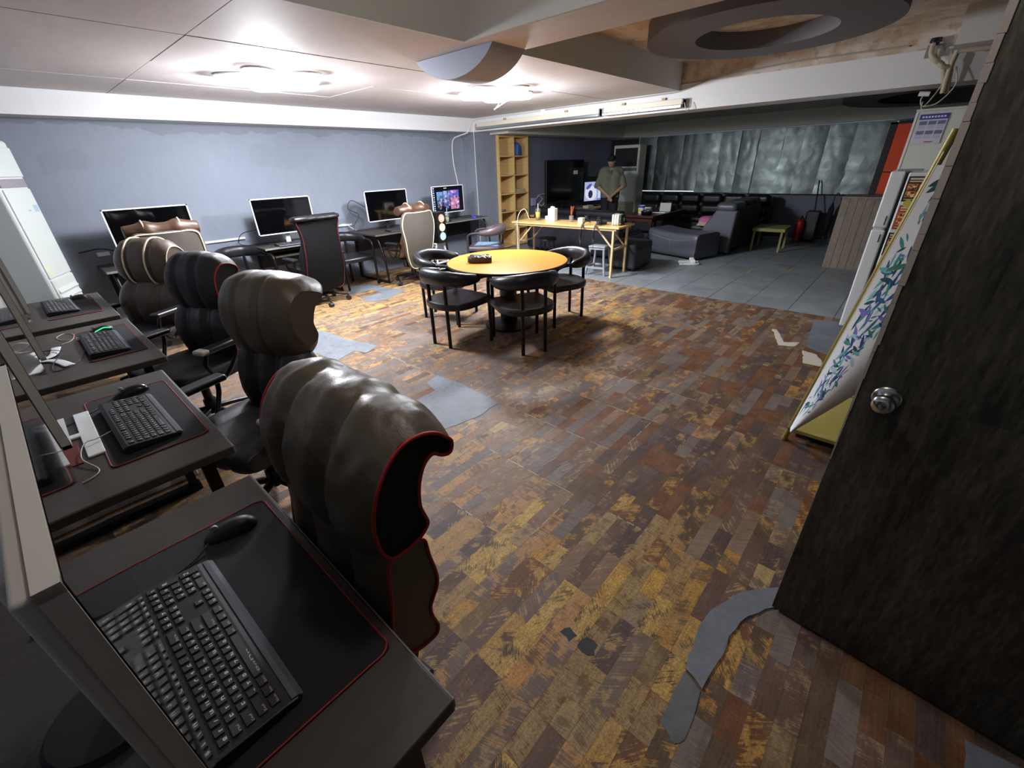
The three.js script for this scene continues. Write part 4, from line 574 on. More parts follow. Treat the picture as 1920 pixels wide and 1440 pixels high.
// ---------------------------------------------------------------- folding table and what stands on it
{
  const t = thing('folding_table', 'long pale wood folding table between the round table and the sofas', 'table', [6.14, 0, -4.2], 0.06);
  part('table_top', RBB(-0.285, 0.285, 0.73, 0.755, -1.0, 1.0, 0.004, 2), MAT.beech, t); part('apron', [BB(-0.26, 0.26, 0.7, 0.73, 0.9, 0.92), BB(-0.26, 0.26, 0.7, 0.73, -0.92, -0.9), BB(-0.262, -0.25, 0.7, 0.73, -0.95, 0.95), BB(0.25, 0.262, 0.7, 0.73, -0.95, 0.95)], MAT.beechLeg, t);
  for (const a of [-1, 1]) for (const b of [-1, 1]) part('leg', B(0.035, 0.7, 0.03, a * 0.24, 0.35, b * 0.9), MAT.beechLeg, t);
  for (const b of [-1, 1]) { part('stretcher', B(0.48, 0.03, 0.02, 0, 0.42, b * 0.9), MAT.beechLeg, t); for (const a of [-1, 1]) part('brace', beam([a * 0.2, 0.44, b * 0.88], [a * 0.2, 0.7, b * 0.62], 0.02, 0.02), MAT.beechLeg, t); }
}
const TY = 0.755, clearP = phys(0xf2f6f4, 0.08, { transmission: 0.92, thickness: 0 });
{ const t = thing('yellow_drink_cup', 'clear plastic cup of yellow drink with straw on the folding table', 'cup', [6.12, TY, -4.86]);
  part('cup', lathe([[0, 0.001], [0.034, 0.001], [0.047, 0.16], [0.048, 0.163]]), clearP, t); part('drink', lathe([[0, 0.05], [0.036, 0.05], [0.043, 0.135], [0, 0.135]]), std(0xd8c020, 0.4), t); part('syrup', lathe([[0, 0.003], [0.031, 0.003], [0.035, 0.05], [0, 0.05]]), std(0x7a4a1c, 0.4), t); part('lid', lathe([[0.049, 0.162], [0.04, 0.19], [0.012, 0.2]]), clearP, t); part('straw', bar([0, 0.06, 0], [0.004, 0.27, 0], 0.005), MAT.whitePlastic, t); }
{ const t = thing('tissue_box', 'upright white tissue packet on the folding table', 'tissue box', [6.17, TY, -4.58], 0.1); part('box', RB(0.11, 0.2, 0.13, 0.012, 0, 0.1, 0), std(0xeef0ef, 0.7), t); part('tissue', grid(10, 6, (u, v) => [0.03 * Math.sin(u * 6) * v, 0.198 + 0.03 * v, -0.04 + 0.08 * u]), std(0xf6f6f4, 0.9), t, 0); }
{ const t = thing('chopstick_cup', 'clear cup holding orange chopsticks on the folding table', 'cup', [6.2, TY, -4.22]); part('cup', lathe([[0, 0.001], [0.034, 0.001], [0.036, 0.1], [0.034, 0.1], [0.031, 0.006], [0, 0.006]]), clearP, t); for (const [a, b] of [[-0.03, 0.03], [0.03, 0.02], [0.024, -0.03]]) part('chopstick', bar([-a * 0.4, 0.008, -b * 0.4], [a, 0.24, b], 0.0045), std(0xb4502a, 0.5), t); }
tag(part('paper_packet', RB(0.08, 0.07, 0.09, 0.008, 6.24, TY + 0.035, -4.05), std(0xe9e7e2, 0.8)), 'small white paper packet beside the chopstick cup', 'packet');
tag(part('paper_packet', RB(0.09, 0.06, 0.1, 0.008, 6.3, TY + 0.03, -4.76), std(0xe6e8ea, 0.8)), 'small white packet behind the yellow drink', 'packet');
{ const t = thing('camera', 'black camera with long neck strap hanging over the folding table edge', 'camera', [6.08, TY, -3.62], -1.1); part('body', RB(0.07, 0.09, 0.14, 0.012, 0, 0.045, 0), MAT.blackPlastic, t); const l = CY(0.038, 0.04, 0.09, 0, 0, 0, 24); l.rotateZ(Math.PI / 2); l.translate(0.075, 0.045, 0); part('lens', l, MAT.black, t); part('viewfinder', RB(0.05, 0.03, 0.05, 0.008, -0.005, 0.1, 0), MAT.blackPlastic, t); }
{ const t = thing('camera_strap', 'dark grey strap hanging off the front edge of the folding table', 'strap'); const sm2 = std(0x2e2e33, 0.7); for (const [z, d] of [[-3.78, 0.36], [-3.55, 0.3]]) part('strap_end', sweep([[6.06, 0.785, z + 0.02], [5.97, 0.82, z], [5.87, 0.772, z], [5.838, 0.72, z], [5.842, 0.72 - d * 0.5, z - 0.02], [5.85, 0.72 - d, z - 0.01]], () => [0.018, 0.003], 40, 6), sm2, t); }
{ const t = thing('zip_case', 'green and white zip case with round white badge at the folding table corner', 'case', [6.2, TY, -3.36], 0.2); const w = std(0xe4e1d4, 0.6), g = std(0x24382f, 0.6); part('side', RB(0.2, 0.155, 0.04, 0.03, 0, 0.08, 0.06), g, t); part('padding', [RB(0.195, 0.15, 0.035, 0.025, 0, 0.078, 0.022), RB(0.195, 0.15, 0.035, 0.025, 0, 0.078, -0.018)], w, t); part('side', RB(0.2, 0.155, 0.03, 0.03, 0, 0.08, -0.055), w, t); const b = CY(0.026, 0.026, 0.004, 0, 0, 0, 24); b.rotateX(Math.PI / 2); b.translate(0.03, 0.08, 0.081); part('badge', b, w, t); part('wrist_strap', RB(0.02, 0.012, 0.05, 0.004, -0.1, 0.03, 0.05), std(0x9a6a4a, 0.6), t); }
{ const t = thing('lens_pouch', 'small black rounded lens on the folding table behind the packets', 'lens', [6.36, TY, -4.02]); const g = lathe([[0, 0], [0.05, 0], [0.052, 0.08], [0.045, 0.095], [0, 0.095]], 28); part('barrel', g, MAT.black, t); part('ring', lathe([[0.0525, 0.03], [0.055, 0.035], [0.055, 0.055], [0.0525, 0.06]], 28), MAT.blackPlastic, t); }
cord('white charging cable hanging behind the left end of the folding table', [[6.0, 0.78, -4.95], [5.91, 0.95, -4.98], [5.79, 0.86, -5.02], [5.76, 0.6, -5.03], [5.77, 0.3, -5.02], [5.79, 0.012, -5]], 0.006, MAT.whiteCable);
stool('grey plastic stool under the right end of the folding table', [6.12, 0, -3.6], 0.15, MAT.greyPlastic, 0.45, 0.28);
{ const t = thing('round_stool', 'black round stool under the left end of the folding table', 'stool', [6.25, 0, -4.75]); part('seat', lathe([[0, 0.41], [0.15, 0.41], [0.165, 0.43], [0.155, 0.46], [0, 0.465]], 32), MAT.black, t); part('ring', (() => { const g = new THREE.TorusGeometry(0.15, 0.009, 8, 36); g.rotateX(Math.PI / 2); g.translate(0, 0.2, 0); return g; })(), MAT.chrome, t); for (let i = 0; i < 4; i++) { const a = i * Math.PI / 2 + 0.6; part('leg', bar([0.11 * Math.cos(a), 0.41, 0.11 * Math.sin(a)], [0.17 * Math.cos(a), 0, 0.17 * Math.sin(a)], 0.011), MAT.blackMetal, t); } }

// ---------------------------------------------------------------- bookshelf
{
  const t = thing('bookshelf', 'tall narrow pale wood bookshelf with two columns of open cubes', 'bookshelf', [7.42, 0, -6.69]), w = 0.92, d = 0.36, H = 2.15;
  for (const x of [-w / 2 + 0.012, 0, w / 2 - 0.012]) part('upright', B(0.024, H, d, x, H / 2, 0), MAT.oak, t);
  for (let i = 0; i <= 6; i++) { const y = 0.03 + i * (H - 0.05) / 6; part('shelf', B(w / 2 - 0.03, 0.022, d - 0.004, -w / 4, y, 0), MAT.oak, t); part('shelf', B(w / 2 - 0.03, 0.022, d - 0.004, w / 4, y, 0), MAT.oak, t); }
  part('back_panel', B(w, H - 0.02, 0.008, 0, H / 2, -d / 2 - 0.004), MAT.oak, t);
}
const SH = i => 0.03 + i * 2.1 / 6 + 0.012;
{ const t = thing('blue_bag', 'blue patterned bag in the upper right cube of the bookshelf', 'bag', [7.6, SH(5), -6.62], 0.1); const bm = std(0x3a5a92, 0.8, { bumpMap: T.creases, bumpScale: 0.003 }); raw('bag_body', cushion([[-0.07, 0], [-0.075, 0.16], [-0.03, 0.23], [0.03, 0.23], [0.07, 0.16], [0.07, 0]], 0.1, { end: 0.35, pow: 4, wrinkle: 0.015 }), bm, t); part('handle', tube([[0, 0.22, -0.05], [0, 0.27, 0], [0, 0.22, 0.05]], 0.006, 20, 6), bm, t); }
{ const t = thing('folded_cloth', 'folded pale cloth in the second right cube of the bookshelf', 'cloth', [7.66, SH(4) - 0.35 + 0.0, -6.66]); for (let i = 0; i < 3; i++) part('fold', RB(0.3 - i * 0.04, 0.022, 0.24, 0.01, 0.01 * i, 0.012 + i * 0.022, 0), std(0xbfae90, 0.9), t); }
{ const t = thing('glass_ashtray', 'small clear glass dish in the left cube of the bookshelf', 'dish', [7.1, SH(2), -6.58]); part('dish', lathe([[0, 0.002], [0.045, 0.002], [0.055, 0.04], [0.05, 0.04], [0.04, 0.01], [0, 0.01]], 28), phys(0xe8eeee, 0.08, { transmission: 0.9, thickness: 0.01 }), t); part('rim', (() => { const g = new THREE.TorusGeometry(0.0525, 0.003, 6, 32); g.rotateX(Math.PI / 2); g.translate(0, 0.04, 0); return g; })(), MAT.steel, t); }

// ---------------------------------------------------------------- television corner
{
  const t = thing('television', 'large black television with a white sticker, turned off', 'television', [9.07, 0.6, -6.38]);
  part('frame', [RB(1.5, 0.9, 0.06, 0.012, 0, 0.64, -0.01)], MAT.blackPlastic, t); part('screen', BB(-0.72, 0.72, 0.235, 1.06, 0.018, 0.024), phys(0x08090b, 0.12, {}), t); part('stand', [RB(0.6, 0.02, 0.28, 0.008, 0, 0.01, 0), B(0.2, 0.2, 0.04, 0, 0.1, -0.01)], MAT.blackPlastic, t); part('sticker', RBB(0.3, 0.48, 0.78, 0.86, 0.024, 0.0265, 0.001, 1), std(0xf0f0f0, 0.7), t);
}
{ const t = thing('tv_bench', 'low wooden television bench against the dark wall', 'bench', [9.7, 0, -6.36]); part('top', RBB(-1.75, 1.15, 0.56, 0.6, -0.22, 0.24, 0.005, 2), MAT.oak, t); part('shelf', BB(-1.7, 1.1, 0.15, 0.18, -0.2, 0.2), MAT.rosewood, t); for (const x of [-1.7, -0.2, 1.1]) part('side', BB(x - 0.02, x + 0.02, 0, 0.56, -0.2, 0.22), MAT.rosewood, t); }
tag(part('set_top_box', RBB(9.75, 10.0, 0.601, 0.66, -6.3, -6.14, 0.008), std(0xcfc9b8, 0.6)), 'pale set top box on the bench beside the black television', 'box');
{
  const pic = canvasTex(256, 160, (c, w, h) => { c.fillStyle = '#b9c6f2'; c.fillRect(0, 0, w, h); c.fillStyle = '#eef2ff'; c.beginPath(); c.ellipse(90, 95, 80, 62, 0.2, 0, 7); c.fill(); c.fillStyle = '#2a2f5c'; c.beginPath(); c.ellipse(84, 104, 30, 34, 0, 0, 7); c.fill(); c.fillStyle = '#5663b8'; c.beginPath(); c.ellipse(60, 38, 40, 16, -0.5, 0, 7); c.fill(); c.beginPath(); c.ellipse(150, 30, 18, 30, 0.3, 0, 7); c.fill(); c.fillStyle = '#8794de'; c.fillRect(176, 0, 80, 160); c.fillStyle = '#dfe5ff'; c.fillRect(186, 18, 60, 124); });
  const t = thing('small_television', 'small lit television showing a blue and white picture behind the man', 'television', [10.3, 0.6, -6.36], -0.2);
  part('frame', RB(0.74, 0.6, 0.05, 0.01, 0, 0.4, -0.01), MAT.blackPlastic, t); const s = new THREE.PlaneGeometry(0.68, 0.44); s.translate(0, 0.36, 0.018); raw('screen', s, std(0x08080a, 0.2, { emissiveMap: pic, emissive: 0xffffff, emissiveIntensity: 0.55 }), t); part('stand', [RB(0.3, 0.02, 0.2, 0.006, 0, 0.01, 0), B(0.1, 0.12, 0.03, 0, 0.06, -0.01)], MAT.blackPlastic, t);
  const l = new THREE.RectAreaLight(0xb9c8ff, 0.3, 0.66, 0.42); l.position.set(0, 0.36, 0.03); l.rotation.y = Math.PI; l.name = 'television_glow_light'; t.add(l);
}
tag(part('wall_socket_box', RBB(8.05, 8.2, 0.78, 0.94, -6.6, -6.56, 0.006), std(0x9aa6cc, 0.6)), 'grey socket box on the dark wall between bookshelf and television', 'socket');
cord('tangle of white cables beside the wall socket box', [[8.2, 0.9, -6.57], [8.3, 0.97, -6.56], [8.42, 0.9, -6.55], [8.3, 0.82, -6.55], [8.38, 0.76, -6.54], [8.55, 0.86, -6.55], [8.5, 1.0, -6.56], [8.25, 0.98, -6.57]], 0.006, MAT.whiteCable);

// floor-standing air conditioners
{
  const t = thing('air_conditioner', 'tall white floor standing air conditioner at the left edge', 'air conditioner', [0, 0, 0]); t.position.set(0.065 + 0.246 * 0.406 - 0.19 * 0.914, 0, -6.0 - 0.246 * 0.914 - 0.19 * 0.406); t.rotation.y = -0.418;
  part('cabinet', RBB(-0.19, 0.185, 0.0, 1.96, -0.246, 0.246, 0.03, 4), MAT.acWhite, t);
  part('front_panel', RBB(0.18, 0.196, 0.78, 1.56, -0.225, 0.225, 0.006), MAT.acWhite, t); part('front_panel', RBB(0.18, 0.196, 0.06, 0.765, -0.225, 0.225, 0.006), MAT.acWhite, t); part('front_panel', RBB(0.18, 0.196, 1.66, 1.9, -0.225, 0.225, 0.006), MAT.acWhite, t);
  part('display_band', RBB(0.18, 0.194, 1.575, 1.645, -0.21, 0.225, 0.003), std(0x8a8488, 0.5), t);
  for (let i = 0; i < 9; i++) part('louvre', (() => { const g = RB(0.012, 0.05, 0.4, 0.004, 0, 0, 0); g.rotateZ(0.35); return g.translate(0.198, 0.14 + i * 0.065, -0.005); })(), MAT.acWhite, t);
  part('label_print', [BB(0.1955, 0.1968, 1.36, 1.42, -0.2, -0.12), BB(0.1955, 0.1968, 1.37, 1.385, -0.06, -0.01)], std(0x9fb2c4, 0.6), t); part('sticker', [BB(0.1955, 0.197, 0.86, 0.9, 0.15, 0.19), BB(0.1955, 0.197, 0.8, 0.83, 0.14, 0.18)], std(0xd8d28a, 0.6), t);
}
{
  const t = thing('air_conditioner', 'floor standing air conditioner with dark grille behind the man', 'air conditioner', [10.86, 0, -5.72], 0.0);
  const m = std(0xdde2cf, 0.5); part('cabinet', RBB(-0.16, 0.2, 0, 1.97, -0.35, 0.35, 0.02), m, t); part('grille', BB(-0.168, -0.155, 1.5, 1.9, -0.3, 0.3), MAT.charcoal, t);
  for (let i = 0; i < 8; i++) part('louvre', B(0.012, 0.012, 0.6, -0.172, 1.53 + i * 0.049, 0), MAT.blackPlastic, t);
  part('display_band', RBB(-0.17, -0.155, 1.4, 1.47, -0.31, 0.31, 0.004), std(0x6f7480, 0.4), t); part('front_panel', RBB(-0.172, -0.155, 0.72, 1.38, -0.31, 0.31, 0.006), m, t); part('front_panel', RBB(-0.172, -0.155, 0.06, 0.7, -0.31, 0.31, 0.006), std(0xa8ab88, 0.6), t);
  for (let i = 0; i < 7; i++) part('vent_slot', BB(-0.174, -0.168, 0.15 + i * 0.08, 0.158 + i * 0.08, -0.28, 0.28), std(0x6f7258, 0.7), t);
}
tag(part('white_cord', bar([10.9, 1.985, -5.5], [10.9, 2.15, -5.5], 0.008), MAT.whiteCable), 'white cord from the far air conditioner up to the soffit', 'cord');

// ---------------------------------------------------------------- sofas
function seatCushions(t, list, mat) { for (const [x, y, z, w, h, d, r] of list) part('cushion', RB(w, h, d, r, x, y, z, 4), mat, t); }
{ const t = thing('sofa', 'black leather sofa with padded rolls just behind the folding table', 'sofa', [7.35, 0, -4.75], -0.06);
  part('base', RBB(-0.2, 0.65, 0.05, 0.4, -1.15, 1.0, 0.04), MAT.sofaSide, t); part('back', RBB(-0.22, 0.0, 0.05, 0.68, -1.1, 0.95, 0.06), MAT.sofaSide, t);
  for (const [a, b] of [[-1.12, -0.1], [-0.08, 0.94]]) { part('back_cushion', RBB(-0.2, 0.12, 0.52, 0.74, a, b, 0.09, 5), MAT.black, t); part('head_roll', RBB(-0.17, 0.06, 0.70, 0.84, a + 0.01, b - 0.01, 0.065, 5), MAT.black, t); part('seat_cushion', RBB(0.05, 0.66, 0.36, 0.47, a, b, 0.05, 4), MAT.black, t); }
  part('arm', RBB(-0.2, 0.62, 0.05, 0.6, -1.3, -1.13, 0.06, 4), MAT.black, t); }
{ const t = thing('sofa_block', 'plain dark sofa end block beside the folding table leg', 'sofa', [6.79, 0, -3.42], 0.0); part('body', RBB(-0.3, 0.32, 0.03, 0.44, -0.25, 0.26, 0.05, 4), MAT.sofaSide, t); part('seam', tube([[-0.3, 0.36, 0.268], [0, 0.365, 0.268], [0.31, 0.36, 0.268]], 0.004, 16, 6), MAT.black, t); part('foot', CY(0.025, 0.02, 0.03, -0.24, 0.015, 0.2), MAT.blackPlastic, t); }
{ const t = thing('long_sofa', 'long black tufted leather sofa under the foil covered window', 'sofa', [10.75, 0, -3.85]);
  part('base', RBB(-0.4, 0.4, 0.06, 0.36, -1.4, 1.5, 0.04), MAT.blackSoft, t); part('back', RBB(0.15, 0.5, 0.3, 0.86, -1.4, 1.5, 0.06), MAT.black, t);
  for (let i = 0; i < 6; i++) for (let j = 0; j < 2; j++) part('tuft', RBB(0.02, 0.3, 0.47 + j * 0.21, 0.7 + j * 0.215, -1.38 + i * 0.48, -0.91 + i * 0.48, 0.09, 4), MAT.black, t);
  for (let i = 0; i < 3; i++) part('seat_cushion', RBB(-0.42, 0.1, 0.33, 0.47, -1.38 + i * 0.96, -0.43 + i * 0.96, 0.06, 4), MAT.black, t); }
{ const t = thing('corner_sofa', 'dark leather sofa end with grey sloping arm and head roll', 'sofa', [9.62, 0, -2.6]);      // runs along X with its back to the right
  part('base', RBB(-0.85, 0.7, 0.06, 0.38, -0.62, 0.12, 0.04), MAT.blackSoft, t);
  const side = ext([[-0.1, 0.06], [0.16, 0.06], [0.2, 0.74], [-0.12, 0.74], [-0.3, 0.46], [-0.34, 0.3]], 0.1, 0.03); side.rotateY(-Math.PI / 2); side.translate(-0.8, 0, 0); part('arm_panel', side, MAT.greyLeather, t);
  part('back', RBB(-0.86, 0.7, 0.08, 0.8, -0.06, 0.22, 0.05, 4), MAT.blackSoft, t); for (const [a, b] of [[-0.92, -0.3], [-0.28, 0.2], [0.22, 0.7]]) part('head_roll', RBB(a, b, 0.74, 0.9, -0.16, 0.2, 0.075, 5), a < -0.5 ? MAT.greyLeather : MAT.blackSoft, t);
  for (let i = 0; i < 2; i++) part('seat_cushion', RBB(-0.72 + i * 0.7, -0.04 + i * 0.7, 0.36, 0.47, -0.64, -0.1, 0.05, 4), MAT.blackSoft, t); for (const [x, z] of [[-0.8, 0.12], [-0.8, -0.5]]) part('foot', CY(0.03, 0.022, 0.06, x, 0.03, z, 14), MAT.blackPlastic, t); }
{ const t = thing('ottoman', 'grey leather ottoman with stitched dipped top near the white slippers', 'ottoman', [8.32, 0, -3.14], -0.3);
  const g = cushion([[-0.32, 0.04], [-0.335, 0.2], [-0.33, 0.38], [-0.27, 0.455], [0, 0.46], [0.27, 0.455], [0.33, 0.36], [0.32, 0.04], [0, 0.03]], 0.56, { end: 0.07, pow: 14, nu: 40, np: 60 }); const q = g.attributes.position; for (let i = 0; i < q.count; i++) { const z = q.getZ(i), y = q.getY(i); if (y > 0.2) q.setY(i, y - 0.022 * (1 - Math.pow(z / 0.6, 2)) * (y - 0.2) / 0.22 + 0.03 * Math.pow(Math.max(0, -z / 0.6), 2)); } g.computeVertexNormals(); raw('body', g, MAT.greyLeather, t);
  part('stitching', [tube([[-0.334, 0.38, -0.52], [-0.342, 0.33, -0.2], [-0.342, 0.305, 0.05], [-0.342, 0.33, 0.3], [-0.336, 0.36, 0.52]], 0.004, 40, 6), tube([[-0.33, 0.06, 0.0], [-0.342, 0.2, 0], [-0.336, 0.36, 0.0]], 0.004, 20, 6)], std(0x8a8c98, 0.5), t); for (const z of [-0.48, 0.48]) part('foot', CY(0.03, 0.025, 0.04, -0.28, 0.02, z, 14), MAT.blackPlastic, t); }
{ const t = thing('pink_cushion', 'pink plush cushion on the black corner sofa', 'cushion', [9.1, 0.47, -2.95], 0.4); raw('cover', cushion([[-0.2, 0.0], [-0.22, 0.06], [-0.1, 0.14], [0.1, 0.15], [0.2, 0.08], [0.2, 0.0]], 0.2, { end: 0.5, pow: 3, wrinkle: 0.01 }), std(0xc46a9a, 0.9), t); part('trim', tube([[-0.2, 0.05, -0.16], [-0.215, 0.05, 0], [-0.2, 0.05, 0.16]], 0.006, 20, 6), std(0xd88ab0, 0.9), t); }
tag(part('magazine', (() => { const g = RB(0.2, 0.012, 0.26, 0.004); g.rotateZ(0.35); return g.translate(8.86, 0.52, -2.95); })(), std(0xc9c2a6, 0.7)), 'pale patterned paper lying on the corner sofa by the pink cushion', 'paper');
for (const [i, dx, dz, a, l] of [[0, 0, 0, 0.5, 'white slide slipper on the grey tiles, nearer the ottoman'], [1, -0.16, 0.08, 0.62, 'white slide slipper on the grey tiles, nearer the camera']]) {
  const t = thing('slipper', l, 'slipper', [7.7 + dx, 0.001, -2.74 + dz], a, 'white slippers'); const s = new THREE.Shape(); s.moveTo(-0.045, -0.14); s.bezierCurveTo(-0.06, 0, -0.06, 0.1, -0.03, 0.15); s.bezierCurveTo(0, 0.17, 0.05, 0.15, 0.055, 0.08); s.bezierCurveTo(0.055, 0, 0.05, -0.1, 0.045, -0.14); s.bezierCurveTo(0.03, -0.17, -0.03, -0.17, -0.045, -0.14); const g = ext(s, 0.02, 0.006, 16); g.rotateX(Math.PI / 2); g.translate(0, 0.028, 0); part('sole', g, MAT.whitePlastic, t);
  part('strap', sweep([[-0.055, 0.02, 0.05], [-0.04, 0.07, 0.05], [0, 0.085, 0.05], [0.045, 0.07, 0.05], [0.055, 0.02, 0.05]], () => [0.005, 0.035], 20, 8, V(0, 0, 1)), MAT.whitePlastic, t); }

// coffee table with clutter
{ const t = thing('coffee_table', 'dark red wood coffee table between the sofas', 'table', [9.1, 0, -4.15]); part('top', RBB(-0.7, 0.9, 0.6, 0.65, -0.35, 0.35, 0.012), MAT.rosewood, t); part('apron', BB(-0.64, 0.84, 0.53, 0.6, -0.3, 0.3), MAT.rosewood, t); for (const x of [-0.62, 0.82]) for (const z of [-0.28, 0.28]) part('leg', B(0.05, 0.56, 0.05, x, 0.28, z), MAT.rosewood, t); }
{ const t = thing('snack_bucket', 'small white paper cup with blue band and yellow label on the coffee table', 'cup', [8.78, 0.65, -4.25]); part('cup', lathe([[0, 0], [0.055, 0], [0.07, 0.15], [0.066, 0.15], [0.05, 0.01], [0, 0.01]], 28), std(0xe6e6e6, 0.6), t); part('band', lathe([[0.0665, 0.11], [0.0715, 0.15], [0.073, 0.15], [0.068, 0.11]], 28), std(0x3a44b8, 0.6), t); part('label', (() => { const g = new THREE.CylinderGeometry(0.0655, 0.0595, 0.06, 20, 1, true, 3.6, 1.4); return g.translate(0, 0.06, 0); })(), std(0xd8c84a, 0.6), t); }
{ const t = thing('round_tin', 'round dark metal tin at the corner of the coffee table', 'tin', [8.55, 0.65, -4.02]); part('tin', lathe([[0, 0], [0.1, 0], [0.105, 0.07], [0.1, 0.075], [0.095, 0.02], [0, 0.02]], 32), MAT.blackMetal, t); part('rim', (() => { const g = new THREE.TorusGeometry(0.103, 0.005, 6, 36); g.rotateX(Math.PI / 2); return g.translate(0, 0.073, 0); })(), MAT.steel, t); }
{ const t = thing('laptop', 'open dark laptop on the coffee table', 'laptop', [8.95, 0.65, -4.0], 0.4); part('base', RB(0.26, 0.016, 0.36, 0.006, 0, 0.008, 0), MAT.silverDark, t); part('lid', (() => { const g = RB(0.012, 0.02, 0.36, 0.005); return g.translate(-0.125, 0.02, 0); })(), MAT.whitePlastic, t); part('keys', B(0.16, 0.002, 0.3, 0.0, 0.0175, 0), MAT.blackPlastic, t); }
{ const t = thing('desk_calendar', 'pale standing calendar card on the coffee table', 'calendar', [9.35, 0.65, -3.98], 0.2); for (const s of [-1, 1]) part('leaf', (() => { const g = B(0.005, 0.17, 0.22); g.rotateZ(s * 0.3); return g.translate(s * 0.025, 0.082, 0); })(), std(0xc2cac0, 0.7), t); }
tag(part('tissue_pack', RB(0.1, 0.09, 0.2, 0.012, 9.15, 0.695, -4.3), std(0xd6d9d6, 0.8)), 'white tissue pack behind the laptop on the coffee table', 'tissue box');
{ const t = thing('leather_bag', 'brown leather bag slumped at the back of the coffee table', 'bag', [9.62, 0.65, -4.05], 0.3); const bm = phys(0x4a3026, 0.45, { bumpMap: T.creases, bumpScale: 0.003 }); raw('body', cushion([[-0.16, 0], [-0.14, 0.08], [-0.02, 0.13], [0.12, 0.1], [0.17, 0]], 0.18, { end: 0.4, pow: 3, wrinkle: 0.02 }), bm, t); part('handle', tube([[-0.02, 0.12, -0.1], [0.0, 0.17, 0], [-0.02, 0.12, 0.1]], 0.008, 20, 6), bm, t); }
// far right corner
{ const t = thing('low_bench', 'small olive yellow bench beside the corner sofa', 'bench', [9.7, 0, -1.95], 0.05); const m = std(0x8f8a4e, 0.6); part('top', RBB(-0.3, 0.35, 0.36, 0.42, -0.3, 0.25, 0.01), m, t); for (const x of [-0.26, 0.31]) for (const z of [-0.26, 0.2]) part('leg', B(0.035, 0.36, 0.035, x, 0.18, z), m, t); }
{ const t = thing('fire_extinguisher', 'red fire extinguisher on the floor under the window', 'fire extinguisher', [10.9, 0, -1.72]); part('cylinder', lathe([[0, 0], [0.075, 0], [0.08, 0.02], [0.08, 0.36], [0.06, 0.42], [0.025, 0.45], [0, 0.45]], 28), phys(0x9c1420, 0.35, {}), t); part('valve', [CY(0.02, 0.02, 0.06, 0, 0.47, 0, 14), RB(0.12, 0.015, 0.03, 0.005, -0.04, 0.51, 0)], MAT.blackMetal, t); part('hose', tube([[0.02, 0.47, 0], [0.08, 0.46, 0.03], [0.1, 0.34, 0.03], [0.09, 0.2, 0.02]], 0.009, 24, 8), MAT.blackPlastic, t); }
{ const t = thing('dustpan', 'black long handled dustpan leaning on the far wall', 'dustpan', [11.1, 0, -1.55]); part('pan', RBB(-0.12, 0.1, 0.02, 0.6, -0.12, 0.12, 0.03), MAT.blackPlastic, t); part('handle', bar([0, 0.55, 0.0], [0.22, 1.15, -0.1], 0.012), MAT.blackPlastic, t); }
{ const t = thing('umbrella', 'folded black umbrella hanging at the far wall', 'umbrella', [11.25, 0, -1.3]); part('canopy', lathe([[0, 0.1], [0.02, 0.12], [0.055, 0.4], [0.05, 0.62], [0.015, 0.74], [0, 0.74]], 16), MAT.mesh, t); part('handle', tube([[0, 0.74, 0], [0, 0.86, 0], [0, 0.92, 0.03], [0, 0.9, 0.07], [0, 0.86, 0.075]], 0.008, 24, 8), MAT.blackPlastic, t); part('tip', bar([0, 0.01, 0], [0, 0.11, 0], 0.006), MAT.steel, t); }
tag(part('wall_sticker', BB(11.492, 11.4995, 0.62, 0.76, -1.24, -1.06), std(0xa07a6a, 0.8)), 'small faded picture sticker on the wall below the window', 'sticker');
{ const t = thing('wood_counter', 'low counter clad in grey brown wood boards at the right', 'counter', [8.5, 0, -0.62]); for (let i = 0; i < 5; i++) part('board', RBB(-0.02, 0.0, 0.002, 1.02, -0.26 + i * 0.1, -0.163 + i * 0.1, 0.002, 1), std(0xffffff, 0.7, { map: T.greyWood }), t); part('carcass', BB(0.0, 0.5, 0, 1.02, -0.255, 0.24), MAT.corridor, t); part('top', RBB(-0.03, 0.52, 1.02, 1.05, -0.265, 0.26, 0.006), std(0xffffff, 0.6, { map: T.greyWood }), t); }
{ const t = thing('orange_panel', 'orange panel in a black and white frame above the wood counter', 'panel', [9.15, 0, -0.42]); part('pane', BB(0, 0.015, 1.36, 1.98, -0.14, 0.04), std(0xd8481c, 0.4), t); part('pane', BB(0, 0.015, 1.05, 1.345, -0.14, 0.04), std(0xd8481c, 0.4), t); part('frame', [BB(-0.01, 0.03, 1.04, 2.0, -0.22, -0.14), BB(-0.01, 0.03, 1.98, 2.01, -0.22, 0.12), BB(-0.008, 0.02, 1.345, 1.36, -0.14, 0.04), BB(-0.01, 0.03, 1.04, 2.0, 0.065, 0.12)], MAT.blackPlastic, t); part('white_post', BB(-0.012, 0.03, 1.04, 1.98, 0.04, 0.065), MAT.whitePlastic, t); part('leg', BB(0.0, 0.03, 0, 1.04, -0.2, 0.1), MAT.blackPlastic, t); }

